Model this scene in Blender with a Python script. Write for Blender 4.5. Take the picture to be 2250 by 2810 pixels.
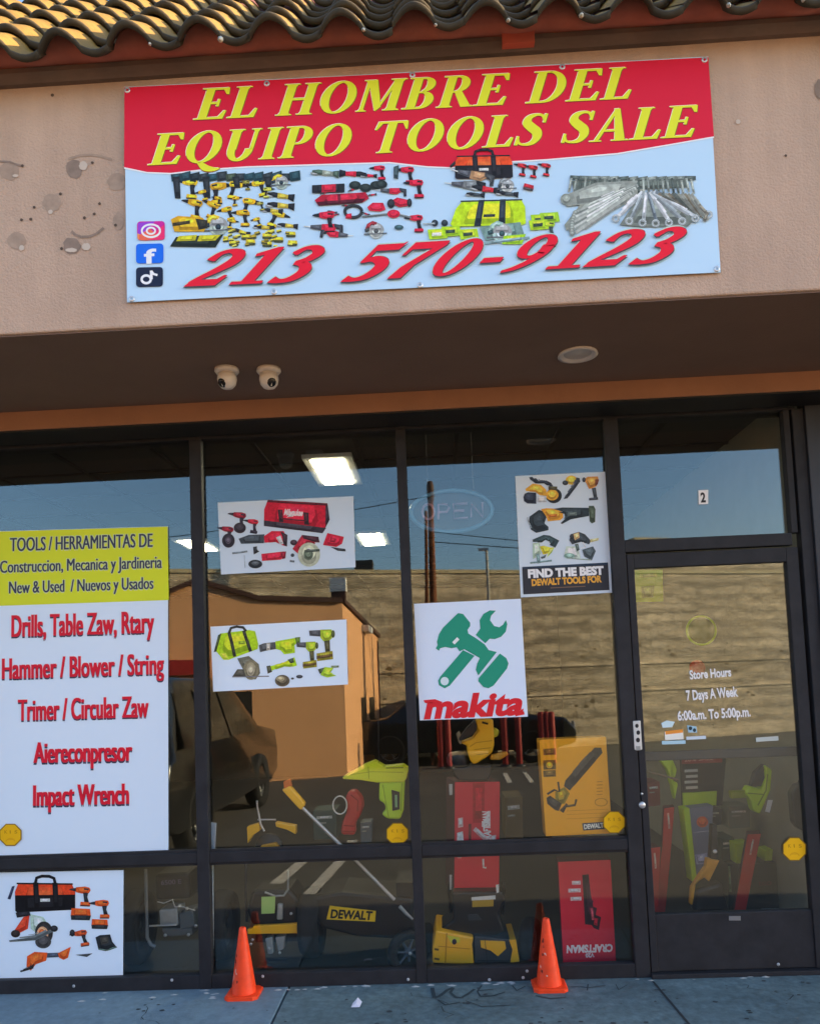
import bpy, bmesh, math, random
from mathutils import Vector, Matrix
R = math.radians
for o in list(bpy.data.objects): bpy.data.objects.remove(o)
SC = bpy.context.scene
COL = SC.collection
random.seed(7)

# ------------------------------------------------------------------ camera
FPX, CX, CY = 2200.0, 1125.0, 1700.0
CAM = Vector((0, -4.07, 1.5))
PI_, YA, RO = 0.07342439, 0.0340432, -0.03942628
fw = Vector((-math.sin(YA)*math.cos(PI_), math.cos(YA)*math.cos(PI_), math.sin(PI_)))
r0 = Vector((math.cos(YA), math.sin(YA), 0)); u0 = r0.cross(fw)
rt = r0*math.cos(RO)+u0*math.sin(RO); up = u0*math.cos(RO)-r0*math.sin(RO)
cd = bpy.data.cameras.new('camera'); cam = bpy.data.objects.new('camera', cd); COL.objects.link(cam)
m3 = Matrix((rt, up, -fw)).transposed()
cam.matrix_world = Matrix.Translation(CAM) @ m3.to_4x4()
cd.sensor_width = 36; cd.sensor_fit = 'AUTO'; cd.lens = FPX/2810*36
cd.shift_y = (CY-1405)/2810; cd.clip_end = 3000; cd.clip_start = .05
SC.camera = cam
SC.render.resolution_x, SC.render.resolution_y = 819, 1024
# ------------------------------------------------------------------ light
SUN = Vector((0.93, 0.045, 0.315)).normalized()
w = bpy.data.worlds.new('World'); SC.world = w; w.use_nodes = True
nt = w.node_tree; sky = nt.nodes.new('ShaderNodeTexSky'); sky.sky_type = 'NISHITA'; sky.sun_disc = False
sky.sun_elevation = math.asin(SUN.z); sky.sun_rotation = math.atan2(SUN.x, SUN.y)
sky.air_density = 1.0; sky.dust_density = 1.4; sky.ozone_density = 2.6
bg = nt.nodes['Background']; bg.inputs[1].default_value = 0.14; nt.links.new(sky.outputs[0], bg.inputs[0])
sl = bpy.data.lights.new('sun', 'SUN'); sl.energy = 5.0; sl.angle = R(.5); sl.color = (1, .70, .38)
so = bpy.data.objects.new('sun', sl); COL.objects.link(so); so.rotation_euler = SUN.to_track_quat('Z', 'Y').to_euler(); so.location = (10, -5, 12)
vs = SC.view_settings; vs.view_transform = 'Standard'; vs.look = 'None'; vs.exposure = 1.95; vs.gamma = 1

# ------------------------------------------------------------------ helpers
def ray(u, v): return fw + rt*((u-CX)/FPX) - up*((v-CY)/FPX)
def at(u, v, Y):                       # photo point -> point on the upright plane y = Y
    d = ray(u, v); return CAM + d*((Y-CAM.y)/d.y)
def atz(u, v, z):
    d = ray(u, v); return CAM + d*((z-CAM.z)/d.z)
K = 1.3036
def atd(u, v, Y): return at(u*K, v*K, Y)
ZM = {'A': (0, 1400, .32445), 'B': (530, 1200, .34783), 'C': (1100, 1250, .34783), 'D': (1680, 1450, .37109),
      'E': (0, 1950, .39886), 'F': (540, 1950, .39897), 'G': (1130, 1950, .39897), 'H': (1680, 2000, .37574),
      'I': (330, 400, .48088), 'J': (1130, 380, .50406), 'K': (0, 0, .6518), 'L': (1125, 0, .6518),
      'M': (1380, 1260, .18551), 'N': (0, 380, .20857), 'O': (1200, 1960, .13905), 'Q': (1100, 1300, .17381), 'X': (0, 0, 1.3036)}
def zp(k, pts):
    a, b, s = ZM[k]; return [(a+x*s, b+y*s) for x, y in pts]
def lin(h):
    h = h.lstrip('#'); c = [int(h[i:i+2], 16)/255 for i in (0, 2, 4)]
    return tuple(((x+.055)/1.055)**2.4 if x > .04045 else x/12.92 for x in c)
MATS = {}
def mat(name, col, rough=.6, metal=0., noise=0., nscale=8., bump=0., bscale=60., emit=0., coat=0., spec=.5):
    if name in MATS: return MATS[name]
    m = bpy.data.materials.new(name); MATS[name] = m; m.use_nodes = True
    n = m.node_tree; b = n.nodes['Principled BSDF']
    c = lin(col) if isinstance(col, str) else col
    b.inputs['Base Color'].default_value = (*c, 1); b.inputs['Roughness'].default_value = rough
    b.inputs['Metallic'].default_value = metal; b.inputs['Specular IOR Level'].default_value = spec
    if coat: b.inputs['Coat Weight'].default_value = coat
    if emit:
        b.inputs['Emission Color'].default_value = (*c, 1); b.inputs['Emission Strength'].default_value = emit
    if noise or bump:
        tc = n.nodes.new('ShaderNodeTexCoord')
    if noise:
        nz = n.nodes.new('ShaderNodeTexNoise'); nz.inputs['Scale'].default_value = nscale; nz.inputs['Detail'].default_value = 6; nz.inputs['Roughness'].default_value = .62
        n.links.new(tc.outputs['Object'], nz.inputs['Vector'])
        mr = n.nodes.new('ShaderNodeMapRange'); mr.inputs[1].default_value = .3; mr.inputs[2].default_value = .7
        mr.inputs[3].default_value = 1-noise; mr.inputs[4].default_value = 1+noise*.6
        n.links.new(nz.outputs[0], mr.inputs[0])
        mx = n.nodes.new('ShaderNodeMix'); mx.data_type = 'RGBA'; mx.blend_type = 'MULTIPLY'; mx.inputs[0].default_value = 1
        mx.inputs[6].default_value = (*c, 1); n.links.new(mr.outputs[0], mx.inputs[7]); n.links.new(mx.outputs[2], b.inputs['Base Color'])
    if bump:
        nb = n.nodes.new('ShaderNodeTexNoise'); nb.inputs['Scale'].default_value = bscale; nb.inputs['Detail'].default_value = 4
        n.links.new(tc.outputs['Object'], nb.inputs['Vector'])
        bp = n.nodes.new('ShaderNodeBump'); bp.inputs['Strength'].default_value = bump; bp.inputs['Distance'].default_value = .01
        n.links.new(nb.outputs[0], bp.inputs['Height']); n.links.new(bp.outputs[0], b.inputs['Normal'])
    return m
def ink(h):
    c = lin(h); g = (.78, .80, .86)            # printing inks, a little brighter than they read in the shade
    return mat('print_'+h.lstrip('#').lower(), tuple(min(.86, x/k) for x, k in zip(c, g)), .55, spec=.25)
def photo_ink(h, f=1.0):
    c = [min(.86, x/k*f+(.006 if f > 1 else 0)) for x, k in zip(lin(h), (.78, .80, .86))]
    return mat('photo_%s_%d' % (h.lstrip('#').lower(), int(f*100)), tuple(c), .55, spec=.25, noise=.32, nscale=55)

ORG = {}
class MB:
    def __init__(s): s.v = []; s.f = []; s.m = []; s.sm = []
    def add(s, vs, fs, m, smooth=False):
        b = len(s.v); s.v += [Vector(p) for p in vs]
        for f in fs: s.f.append([b+i for i in f]); s.m.append(m); s.sm.append(smooth)
        return s
    def box(s, x0, x1, y0, y1, z0, z1, m):
        vs = [(x, y, z) for x in (x0, x1) for y in (y0, y1) for z in (z0, z1)]
        return s.add(vs, [(0, 1, 3, 2), (4, 6, 7, 5), (0, 4, 5, 1), (2, 3, 7, 6), (0, 2, 6, 4), (1, 5, 7, 3)], m)
    def prism(s, pts, d, m, mside=None):       # pts: 3D polygon, extruded by vector d
        pts = [Vector(p) for p in pts]; d = Vector(d); n = len(pts)
        s.add(pts+[p+d for p in pts], [tuple(range(n))], m)
        b = len(s.v)-2*n
        s.f.append([b+n+i for i in reversed(range(n))]); s.m.append(m); s.sm.append(False)
        for i in range(n):
            j = (i+1) % n
            s.f.append([b+i, b+n+i, b+n+j, b+j]); s.m.append(mside or m); s.sm.append(False)
        return s
    def tube(s, path, r, m, n=10, caps=True):
        path = [Vector(p) for p in path]; L = len(path); vs = []
        rr = r if isinstance(r, (list, tuple)) else [r]*L
        for i, p in enumerate(path):
            t = (path[min(i+1, L-1)]-path[max(i-1, 0)]).normalized()
            a = t.cross(Vector((0, 0, 1)));
            if a.length < .05: a = t.cross(Vector((0, 1, 0)))
            a.normalize(); b = t.cross(a)
            for k in range(n):
                q = 2*math.pi*k/n; vs.append(p+(a*math.cos(q)+b*math.sin(q))*rr[i])
        fs = [(i*n+k, i*n+(k+1) % n, (i+1)*n+(k+1) % n, (i+1)*n+k) for i in range(L-1) for k in range(n)]
        s.add(vs, fs, m, True)
        if caps: s.add(vs[:n], [tuple(reversed(range(n)))], m); s.add(vs[-n:], [tuple(range(n))], m)
        return s
    def lathe(s, prof, c, axis, m, n=28, smooth=True):   # prof: (r, h) along axis from c
        c = Vector(c); ax = Vector(axis).normalized(); a = ax.orthogonal().normalized(); b = ax.cross(a); vs = []
        for r, h in prof:
            for k in range(n):
                q = 2*math.pi*k/n; vs.append(c+ax*h+(a*math.cos(q)+b*math.sin(q))*max(r, 1e-5))
        fs = [(i*n+k, i*n+(k+1) % n, (i+1)*n+(k+1) % n, (i+1)*n+k) for i in range(len(prof)-1) for k in range(n)]
        return s.add(vs, fs, m, smooth)
    def build(s, name, parent=None, bevel=0, mods=None):
        me = bpy.data.meshes.new(name); o = bpy.data.objects.new(name, me); COL.objects.link(o)
        if parent is not None: org = ORG[parent]; o.parent = parent
        else:
            xs = [p.x for p in s.v]; ys = [p.y for p in s.v]; zs = [p.z for p in s.v]
            org = Vector(((min(xs)+max(xs))/2, (min(ys)+max(ys))/2, min(zs))); o.location = org
        ORG[o] = org
        me.from_pydata([p-org for p in s.v], [], s.f)
        ml = []
        for x in s.m:
            if x not in ml: ml.append(x)
        for x in ml: me.materials.append(x)
        for p, x, k in zip(me.polygons, s.m, s.sm): p.material_index = ml.index(x); p.use_smooth = k
        bm = bmesh.new(); bm.from_mesh(me); bmesh.ops.recalc_face_normals(bm, faces=bm.faces); bm.to_mesh(me); bm.free()
        if bevel:
            b = o.modifiers.new('bevel', 'BEVEL'); b.width = bevel; b.segments = 2; b.limit_method = 'ANGLE'; b.angle_limit = R(35)
        me.update(); return o
def thing(name, label, cat, loc, group=None):
    o = bpy.data.objects.new(name, None); COL.objects.link(o); o.location = loc; ORG[o] = Vector(loc); o.empty_display_size = .1
    return tag(o, label, cat, group)
def tag(o, label, cat, group=None):
    o['label'] = label; o['category'] = cat
    if group: o['group'] = group
    return o
def struct(o): o['kind'] = 'structure'; return o
def stuff(o): o['kind'] = 'stuff'; return o

# ---- text
TX = {}
def glyphs(txt, bold=0.):
    k = (txt, bold)
    if k in TX: return TX[k]
    cu = bpy.data.curves.new('t', 'FONT'); cu.body = txt; cu.size = 1; cu.offset = bold; cu.resolution_u = 4
    o = bpy.data.objects.new('t', cu); COL.objects.link(o)
    dg = bpy.context.evaluated_depsgraph_get(); me = bpy.data.meshes.new_from_object(o.evaluated_get(dg))
    r = ([(v.co.x, v.co.y) for v in me.vertices], [tuple(p.vertices) for p in me.polygons])
    bpy.data.objects.remove(o); bpy.data.meshes.remove(me); bpy.data.curves.remove(cu)
    TX[k] = r; return r
CAPH = max(y for x, y in glyphs('H')[0])
class Art:
    """flat printing on an upright sheet: every shape one hair in front of the last"""
    def __init__(s, Y, step=.000004): s.mb = MB(); s.y = Y; s.step = step; s.ph = False
    def nxt(s): s.y -= s.step; return s.y
    def poly(s, pts, col, k=None):
        if k: pts = zp(k, pts)
        y = s.nxt(); vs = [at(u, v, y) for u, v in pts]
        s.mb.add(vs, [tuple(range(len(vs)))], photo_ink(col) if s.ph else ink(col))
        if s.ph and len(pts) >= 4:
            cx = sum(p[0] for p in pts)/len(pts); cy = sum(p[1] for p in pts)/len(pts); h_ = max(p[1] for p in pts)-min(p[1] for p in pts)
            if h_ > 6:
                for sc, dy, f in ((.66, .07, .62), (.58, -.09, 1.45), (.22, -.16, 2.1)):
                    y = s.nxt(); vs = [at(cx+(u-cx)*sc, cy+(v-cy)*sc+dy*h_, y) for u, v in pts]; s.mb.add(vs, [tuple(range(len(vs)))], photo_ink(col, f))
        return s
    def line(s, pts, wd, col, k=None):
        if k: wd *= ZM[k][2]; pts = zp(k, pts)
        L = []; Rr = []
        n = len(pts)
        for i in range(n):
            a = Vector(pts[max(i-1, 0)]); b = Vector(pts[min(i+1, n-1)]); t = (b-a).normalized(); q = Vector((-t.y, t.x))*wd/2
            p = Vector(pts[i]); L.append(tuple(p+q)); Rr.append(tuple(p-q))
        for i in range(n-1):
            s.poly([L[i], L[i+1], Rr[i+1], Rr[i]], col)
        return s
    def disc(s, c, rx, ry, col, k=None, n=22, rot=0):
        if k: rx *= ZM[k][2]; ry *= ZM[k][2]; c = zp(k, [c])[0]
        cr, sr = math.cos(rot), math.sin(rot)
        return s.poly([(c[0]+rx*math.cos(q)*cr-ry*math.sin(q)*sr, c[1]+rx*math.cos(q)*sr+ry*math.sin(q)*cr) for q in [2*math.pi*i/n for i in range(n)]], col)
    def ring(s, c, rx, ry, wd, col, k=None, a0=0, a1=360, n=28):
        if k: rx *= ZM[k][2]; ry *= ZM[k][2]; wd *= ZM[k][2]; c = zp(k, [c])[0]
        return s.line([(c[0]+rx*math.cos(R(a0+(a1-a0)*i/n)), c[1]+ry*math.sin(R(a0+(a1-a0)*i/n))) for i in range(n+1)], wd, col)
    def text(s, txt, p0, p1, cap, col, k=None, bold=.0, shear=0., dx=0, dy=0):
        if k: cap *= ZM[k][2]; dx *= ZM[k][2]; dy *= ZM[k][2]; p0, p1 = zp(k, [p0, p1])
        p0 = (p0[0]+dx, p0[1]+dy); p1 = (p1[0]+dx, p1[1]+dy)
        vs, fs = glyphs(txt, bold); y = s.nxt()
        P0 = at(*p0, y); P1 = at(*p1, y); h = (at(p0[0], p0[1]-cap, y)-P0).length
        e = P1-P0; n = Vector((-e.z, 0, e.x)).normalized()
        if e.x < 0 and abs(e.x) > abs(e.z): pass
        xs = [x+shear*yy for x, yy in vs]; x0, x1 = min(xs), max(xs)
        pp = [P0+e*((x+shear*yy-x0)/(x1-x0))+n*(yy/CAPH*h) for x, yy in vs]
        for i, f in enumerate(fs): s.mb.add([pp[k]+Vector((0, -.0000008*(i % 8), 0)) for k in f], [tuple(range(len(f)))], ink(col))
        return s
    def shape(s, pts, c, sc, rot, col, flip=1):       # unit-space shape (y up)
        cr, sr = math.cos(rot), math.sin(rot)
        return s.poly([(c[0]+sc*(x*flip*cr+y*sr), c[1]+sc*(x*flip*sr-y*cr)) for x, y in pts], col)
    def build(s, name, parent): return s.mb.build(name, parent)

BLK = '1b1d22'; GRY = '8f9497'; LGR = 'c3c8c6'; WHT = 'ececec'
def drill(a, c, sc, rot=0, col='d8a71e', flip=1, dark=BLK, batt=None):
    a.shape([(-.95, .06), (-.8, .12), (-.5, .18), (-.5, -.08), (-.8, -.02), (-.95, 0)], c, sc, rot, dark, flip)
    a.shape([(-.5, .22), (.1, .3), (.42, .24), (.5, .05), (.4, -.14), (.1, -.2), (-.3, -.16), (-.5, -.1)], c, sc, rot, col, flip)
    a.shape([(.0, -.14), (.36, -.12), (.3, -.4), (.44, -.8), (.12, -.8), (.06, -.45)], c, sc, rot, dark, flip)
    a.shape([(-.14, -.76), (.5, -.76), (.55, -.9), (.5, -1.04), (-.16, -1.04)], c, sc, rot, batt or col, flip)
    a.shape([(-.14, -.98), (.52, -.98), (.5, -1.06), (-.16, -1.06)], c, sc, rot, dark, flip)
    a.shape([(.05, .2), (.38, .16), (.38, .06), (.05, .08)], c, sc, rot, dark, flip)
def saw(a, c, sc, rot=0, col='d8a71e', flip=1, dark=BLK, disc=LGR):
    a.shape([(.62*math.cos(q), .62*math.sin(q)-.1) for q in [2*math.pi*i/20 for i in range(20)]], c, sc, rot, disc, flip)
    a.shape([(.66*math.cos(q), .66*math.sin(q)-.06) for q in [math.pi*i/12 for i in range(13)]], c, sc, rot, GRY, flip)
    a.shape([(.2*math.cos(q), .2*math.sin(q)-.1) for q in [2*math.pi*i/12 for i in range(12)]], c, sc, rot, dark, flip)
    a.shape([(-.9, .1), (-.75, .5), (-.3, .75), (.1, .62), (.0, .42), (-.35, .5), (-.55, .3), (-.6, .0)], c, sc, rot, col, flip)
    a.shape([(-.95, .05), (-.6, .2), (-.55, -.1), (-.9, -.2)], c, sc, rot, dark, flip)
    a.shape([(-1, -.3), (.9, -.22), (.9, -.32), (-1, -.42)], c, sc, rot, '5b6064', flip)
def recip(a, c, sc, rot=0, col='c1202c', flip=1, dark=BLK):
    a.shape([(-1, .1), (-.3, .2), (-.3, -.16), (-1, -.1)], c, sc, rot, '4c5058', flip)
    a.shape([(-.32, .22), (.5, .3), (.62, .1), (.3, -.2), (-.32, -.2)], c, sc, rot, col, flip)
    a.shape([(.4, .3), (.95, .25), (1, -.3), (.8, -.34), (.78, .02), (.45, .08)], c, sc, rot, dark, flip)
    a.shape([(-1.4, .03), (-1, .04), (-1, -.03), (-1.4, -.03)], c, sc, rot, LGR, flip)
def grinder(a, c, sc, rot=0, col='d8a71e', flip=1, dark=BLK):
    a.shape([(-.95, .1), (-.5, .2), (.1, .16), (.1, -.14), (-.5, -.16), (-.95, -.05)], c, sc, rot, dark, flip)
    a.shape([(-.2, .2), (.55, .14), (.55, -.14), (-.2, -.2)], c, sc, rot, col, flip)
    a.shape([(.55, .18), (1, .26), (1, -.3), (.55, -.14)], c, sc, rot, dark, flip)
    a.shape([(-1.05, -.04), (-.55, -.1), (-.55, -.22), (-1.05, -.2)], c, sc, rot, GRY, flip)
def batt(a, c, sc, rot=0, col='c1202c', dark=BLK):
    a.shape([(-.6, .3), (.5, .36), (.6, -.1), (-.6, -.2)], c, sc, rot, col)
    a.shape([(-.6, -.12), (.6, -.02), (.55, -.32), (-.55, -.4)], c, sc, rot, dark)
def bagart(a, q, col, dark=BLK, lower=None, hnd=True):
    """q: four corners TL TR BR BL in photo px"""
    def L(s, t): return (q[0][0]*(1-s)*(1-t)+q[1][0]*s*(1-t)+q[2][0]*s*t+q[3][0]*(1-s)*t, q[0][1]*(1-s)*(1-t)+q[1][1]*s*(1-t)+q[2][1]*s*t+q[3][1]*(1-s)*t)
    a.poly([L(.06, 0), L(.94, 0), L(1, .3), L(1, .95), L(.95, 1), L(.04, 1), L(0, .9), L(0, .3)], col)
    if lower: a.poly([L(0, lower), L(1, lower), L(1, .95), L(.96, 1), L(.03, 1), L(0, .94)], dark)
    for s in (.3, .62): a.poly([L(s, -.02), L(s+.09, -.02), L(s+.11, 1), L(s+.02, 1)], dark)
    if hnd:
        a.line([L(.34, .02), L(.36, -.18), L(.45, -.25), L(.57, -.25), L(.65, -.18), L(.67, .02)], abs(q[1][0]-q[0][0])*.05, dark)
    a.line([L(.03, .02), L(.96, .02)], abs(q[2][1]-q[1][1])*.06, dark)
    a.poly([L(.42, .55), L(.58, .55), L(.58, .66), L(.42, .66)], LGR if lower else dark)

# ---- serif letters for the big banner
def _arc(cx, cy, rx, ry, a0, a1, n): return [(cx+rx*math.cos(R(a0+(a1-a0)*i/n)), cy+ry*math.sin(R(a0+(a1-a0)*i/n))) for i in range(n+1)]
def _ring(cx, cy, rx, ry, tx, ty, a0=0, a1=360, n=26):
    o = _arc(cx, cy, rx, ry, a0, a1, n); i = _arc(cx, cy, rx-tx, ry-ty, a0, a1, n)
    return [[o[k], o[k+1], i[k+1], i[k]] for k in range(n)]
def _stem(x, wd, top=1, bot=0, st=True, sb=True, sw=.09, sh=.05):
    r = [[(x, bot), (x+wd, bot), (x+wd, top), (x, top)]]
    for on, y, d in ((st, top, -1), (sb, bot, 1)):
        if on:
            r += [[(x-sw, y), (x+wd+sw, y), (x+wd+sw, y+d*sh*.6), (x-sw, y+d*sh*.6)], [(x-sw*.4, y+d*sh*.6), (x+wd+sw*.4, y+d*sh*.6), (x+wd, y+d*sh*1.9), (x, y+d*sh*1.9)]]
    return r
def _arm(x0, x1, y, d, th=.07, tip=.2):
    return [[(x0, y), (x1, y), (x1, y+d*th), (x0, y+d*th)], [(x1-.12, y+d*th*.9), (x1, y), (x1+.035, y+d*tip), (x1-.012, y+d*tip)]]
def _stroke(pts):
    out = []; c = []
    for i in range(len(pts)-1):
        p0 = pts[max(i-1, 0)]; p1 = pts[i]; p2 = pts[i+1]; p3 = pts[min(i+2, len(pts)-1)]
        for k in range(6):
            t = k/6; c.append(tuple(.5*((2*p1[j])+(-p0[j]+p2[j])*t+(2*p0[j]-5*p1[j]+4*p2[j]-p3[j])*t*t+(-p0[j]+3*p1[j]-3*p2[j]+p3[j])*t**3) for j in range(3)))
    c.append(pts[-1]); L = []; Q = []
    for i, (x, y, wd) in enumerate(c):
        a = Vector(c[max(i-1, 0)][:2]); b = Vector(c[min(i+1, len(c)-1)][:2]); t = (b-a).normalized()
        L.append((x-t.y*wd/2, y+t.x*wd/2)); Q.append((x+t.y*wd/2, y-t.x*wd/2))
    for i in range(len(c)-1): out.append([L[i], L[i+1], Q[i+1], Q[i]])
    return out
W = .2
def GL(ch):
    if ch == 'E': return _stem(.1, W, st=False, sb=False)+[[(.0, 0), (.12, 0), (.12, .05), (.0, .03)], [(.0, 1), (.12, 1), (.12, .95), (.0, .97)]]+_arm(.1, .66, 1, -1, .065, .22)+_arm(.1, .72, 0, 1, .065, .26)+[[(.28, .48), (.5, .48), (.5, .545), (.28, .545)], [(.47, .4), (.52, .4), (.52, .63), (.47, .63)]], .78
    if ch == 'L': return _stem(.1, W, sb=False)+[[(.0, 0), (.12, 0), (.12, .05), (.0, .03)]]+_arm(.1, .66, 0, 1, .065, .28), .7
    if ch == 'H': return _stem(.1, W)+_stem(.62, W)+[[(.28, .47), (.64, .47), (.64, .54), (.28, .54)]], .95
    if ch == 'O': return _ring(.45, .5, .43, .52, W*1.02, .06), .92
    if ch == 'Q': return _ring(.45, .5, .43, .52, W*1.02, .06)+_stroke([(.42, .02, .04), (.52, -.06, .12), (.68, -.19, .17), (.88, -.24, .12), (1.02, -.21, .03)]), .92
    if ch == 'M': return _stem(.1, .075, sw=.08)+[[(.1, 1), (.32, 1), (.6, .13), (.49, .0)], [(.49, 0), (.57, .12), (.88, 1), (.8, 1)]]+_stem(.78, W), 1.1
    if ch == 'B': return _stem(.1, W, st=False, sb=False)+[[(0, 0), (.4, 0), (.4, .06), (0, .04)], [(0, 1), (.4, 1), (.4, .94), (0, .96)], [(.28, .5), (.42, .5), (.42, .555), (.28, .555)]]+_ring(.38, .765, .27, .235, .19, .055, -90, 90, 14)+_ring(.4, .275, .31, .275, .2, .055, -90, 90, 14), .78
    if ch == 'R': return _stem(.1, W, st=False)+[[(0, 1), (.4, 1), (.4, .94), (0, .96)], [(.28, .46), (.42, .46), (.42, .515), (.28, .515)]]+_ring(.38, .735, .29, .265, .19, .055, -90, 90, 14)+[[(.36, .48), (.52, .5), (.82, .05), (.7, 0), (.62, 0)], [(.66, 0), (.9, 0), (.9, .035), (.7, .05)]], .86
    if ch == 'D': return _stem(.1, W, st=False, sb=False)+[[(0, 0), (.42, 0), (.42, .06), (0, .04)], [(0, 1), (.42, 1), (.42, .94), (0, .96)]]+_ring(.4, .5, .46, .5, W, .06, -90, 90, 18), .92
    if ch == 'U': return _stem(.1, W, bot=.36, sb=False)+_stem(.66, .075, bot=.36, sb=False, sw=.08)+_ring(.4175, .37, .3175, .39, W*.9, .09, 180, 360, 16), .9
    if ch == 'I': return _stem(.1, W), .42
    if ch == 'P': return _stem(.1, W, st=False)+[[(0, 1), (.4, 1), (.4, .94), (0, .96)], [(.28, .42), (.42, .42), (.42, .475), (.28, .475)]]+_ring(.38, .71, .31, .29, .19, .055, -90, 90, 14), .76
    if ch == 'T': return _stem(.3, W, st=False)+[[(.04, 1), (.76, 1), (.76, .935), (.04, .935)], [(.04, 1), (.14, .94), (.03, .74), (-.0, .74)], [(.76, 1), (.66, .94), (.77, .74), (.8, .74)]], .8
    if ch == 'S': return _stroke([(.58, .78, .03), (.5, .93, .06), (.34, .96, .08), (.19, .88, .15), (.17, .72, .2), (.32, .56, .22), (.47, .42, .22), (.52, .24, .19), (.44, .08, .13), (.28, .03, .07), (.12, .08, .05), (.06, .22, .03)])+[[(.56, .98), (.62, .98), (.62, .7), (.57, .7)], [(.02, .3), (.07, .3), (.08, .02), (.02, .02)]], .64
    if ch == 'A': return [[(.1, 0), (.19, 0), (.49, .98), (.42, .98)], [(.4, 1.02), (.52, 1.02), (.86, 0), (.63, 0)], [(.22, .3), (.64, .3), (.62, .365), (.24, .365)], [(.0, 0), (.28, 0), (.28, .035), (.0, .035)], [(.54, 0), (.95, 0), (.95, .035), (.54, .035)]], .92
    if ch == '2': return _stroke([(.1, .72, .16), (.18, .9, .1), (.36, .96, .1), (.54, .86, .19), (.55, .66, .22), (.4, .44, .16), (.18, .2, .1), (.1, .08, .1)])+[[(.04, 0), (.6, 0), (.68, .26), (.62, .26), (.55, .16), (.1, .16)]], .72
    if ch == '1': return [[(.28, .04), (.5, .04), (.5, 1), (.4, 1), (.28, .9)], [(.1, .84), (.4, 1), (.3, .82), (.12, .78)], [(.1, 0), (.68, 0), (.68, .06), (.1, .06)]], .66
    if ch == '3': return _stroke([(.1, .8, .13), (.22, .94, .09), (.4, .94, .12), (.53, .8, .19), (.44, .62, .15), (.26, .55, .06)])+_stroke([(.26, .53, .06), (.46, .48, .14), (.57, .3, .21), (.47, .1, .16), (.28, .03, .09), (.1, .08, .16)]), .68
    if ch == '5': return [[(.14, 1), (.62, 1), (.66, 1.06), (.6, .84), (.15, .84)], [(.14, 1), (.2, .98), (.17, .55), (.1, .52)]]+_stroke([(.12, .54, .08), (.32, .6, .14), (.52, .48, .2), (.55, .28, .22), (.44, .09, .16), (.26, .02, .09), (.08, .06, .15)]), .7
    if ch == '7': return [[(.06, 1), (.68, 1), (.68, .9), (.62, .82), (.06, .82)], [(.06, 1), (.1, .82), (.06, .66), (.02, .66)], [(.52, .86), (.68, .9), (.4, .36), (.36, 0), (.14, 0), (.2, .3)]], .7
    if ch == '0': return _ring(.36, .5, .33, .52, .19, .07), .76
    if ch == '9': return _ring(.34, .68, .3, .33, .17, .06)+_stroke([(.53, .72, .2), (.54, .5, .19), (.44, .26, .14), (.26, .08, .1), (.08, .0, .05)]), .72
    if ch == '-': return [[(.05, .3), (.4, .3), (.4, .42), (.05, .42)]], .46
    return [], .38
def serif(a, txt, p0, p1, cap, shear, layers):
    """layers: (dx px, dy px, grow, colour)"""
    polys = []; x = 0
    for ch in txt:
        g, adv = GL(ch); polys += [[(px+x, py) for px, py in q] for q in g]; x += adv+.07
    xs = [px+shear*py for q in polys for px, py in q]; x0, x1 = min(xs), max(xs)
    for dx, dy, col in layers:
        y0 = a.nxt(); P0 = at(p0[0]+dx, p0[1]+dy, y0); P1 = at(p1[0]+dx, p1[1]+dy, y0); h = (at(p0[0]+dx, p0[1]+dy-cap, y0)-P0).length
        e = P1-P0; n = Vector((-e.z, 0, e.x)).normalized()
        for i, q in enumerate(polys):
            o = Vector((0, -.0000008*(i % 9), 0))
            a.mb.add([P0+e*((px+shear*py-x0)/(x1-x0))+n*(py*h)+o for px, py in q], [tuple(range(len(q)))], ink(col))
        a.y -= .00001

# ------------------------------------------------------------------ materials of the setting
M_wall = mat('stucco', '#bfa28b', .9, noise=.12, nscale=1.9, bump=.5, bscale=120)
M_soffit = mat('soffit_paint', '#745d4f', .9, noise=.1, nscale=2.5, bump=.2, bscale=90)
M_beam = mat('beam_paint', '#9c7054', .85, noise=.12, nscale=3, bump=.15, bscale=80)
M_mould = mat('moulding_paint', '#6c5a50', .8, noise=.2, nscale=4)
M_eave = mat('eave_paint', '#b26a5a', .85, noise=.16, nscale=3.5)
M_alu = mat('bronze_aluminium', '#2a2b2f', .6, .0, noise=.3, nscale=9, bump=.06, bscale=60, spec=.25)
M_conc = mat('concrete', '#647a7e', .9, noise=.3, nscale=3.2, bump=.25, bscale=45)
M_conc2 = mat('concrete_pale', '#748c97', .9, noise=.12, nscale=4, bump=.2, bscale=60)
M_asph = mat('asphalt', '#575450', .95, noise=.25, nscale=1.5, bump=.4, bscale=90)
M_stripe = mat('road_paint', '#d5d0c4', .8, noise=.25, nscale=14)
M_orange = mat('orange_stucco', '#e6ae7c', .9, noise=.07, nscale=1.2, bump=.3, bscale=70)
M_otrim = mat('parapet_trim', '#4a2e24', .7)
M_red = mat('red_paint', '#a3211f', .6, noise=.1)
M_white = mat('white_paint', '#e2e2dc', .6)
M_black = mat('black_plastic', '#0e0f12', .45, noise=.15)
M_rub = mat('rubber', '#141518', .8, noise=.2, nscale=20)
M_steel = mat('steel', '#b4b8bb', .3, .9)
M_chrome = mat('satin_steel', '#d0d2d2', .35, .6)
M_dgrey = mat('dark_grey_plastic', '#34373c', .5)
M_mgrey = mat('grey_casting', '#b4babb', .5, .5, noise=.2, nscale=20)
M_yel = mat('yellow_plastic', '#ffbe16', .42, coat=.2)
M_lime = mat('lime_plastic', '#b9dc1e', .42, coat=.2)
M_redp = mat('red_carton', '#dc0f34', .5, noise=.05)
M_redd = mat('red_plastic', '#c41f1c', .45)

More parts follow.
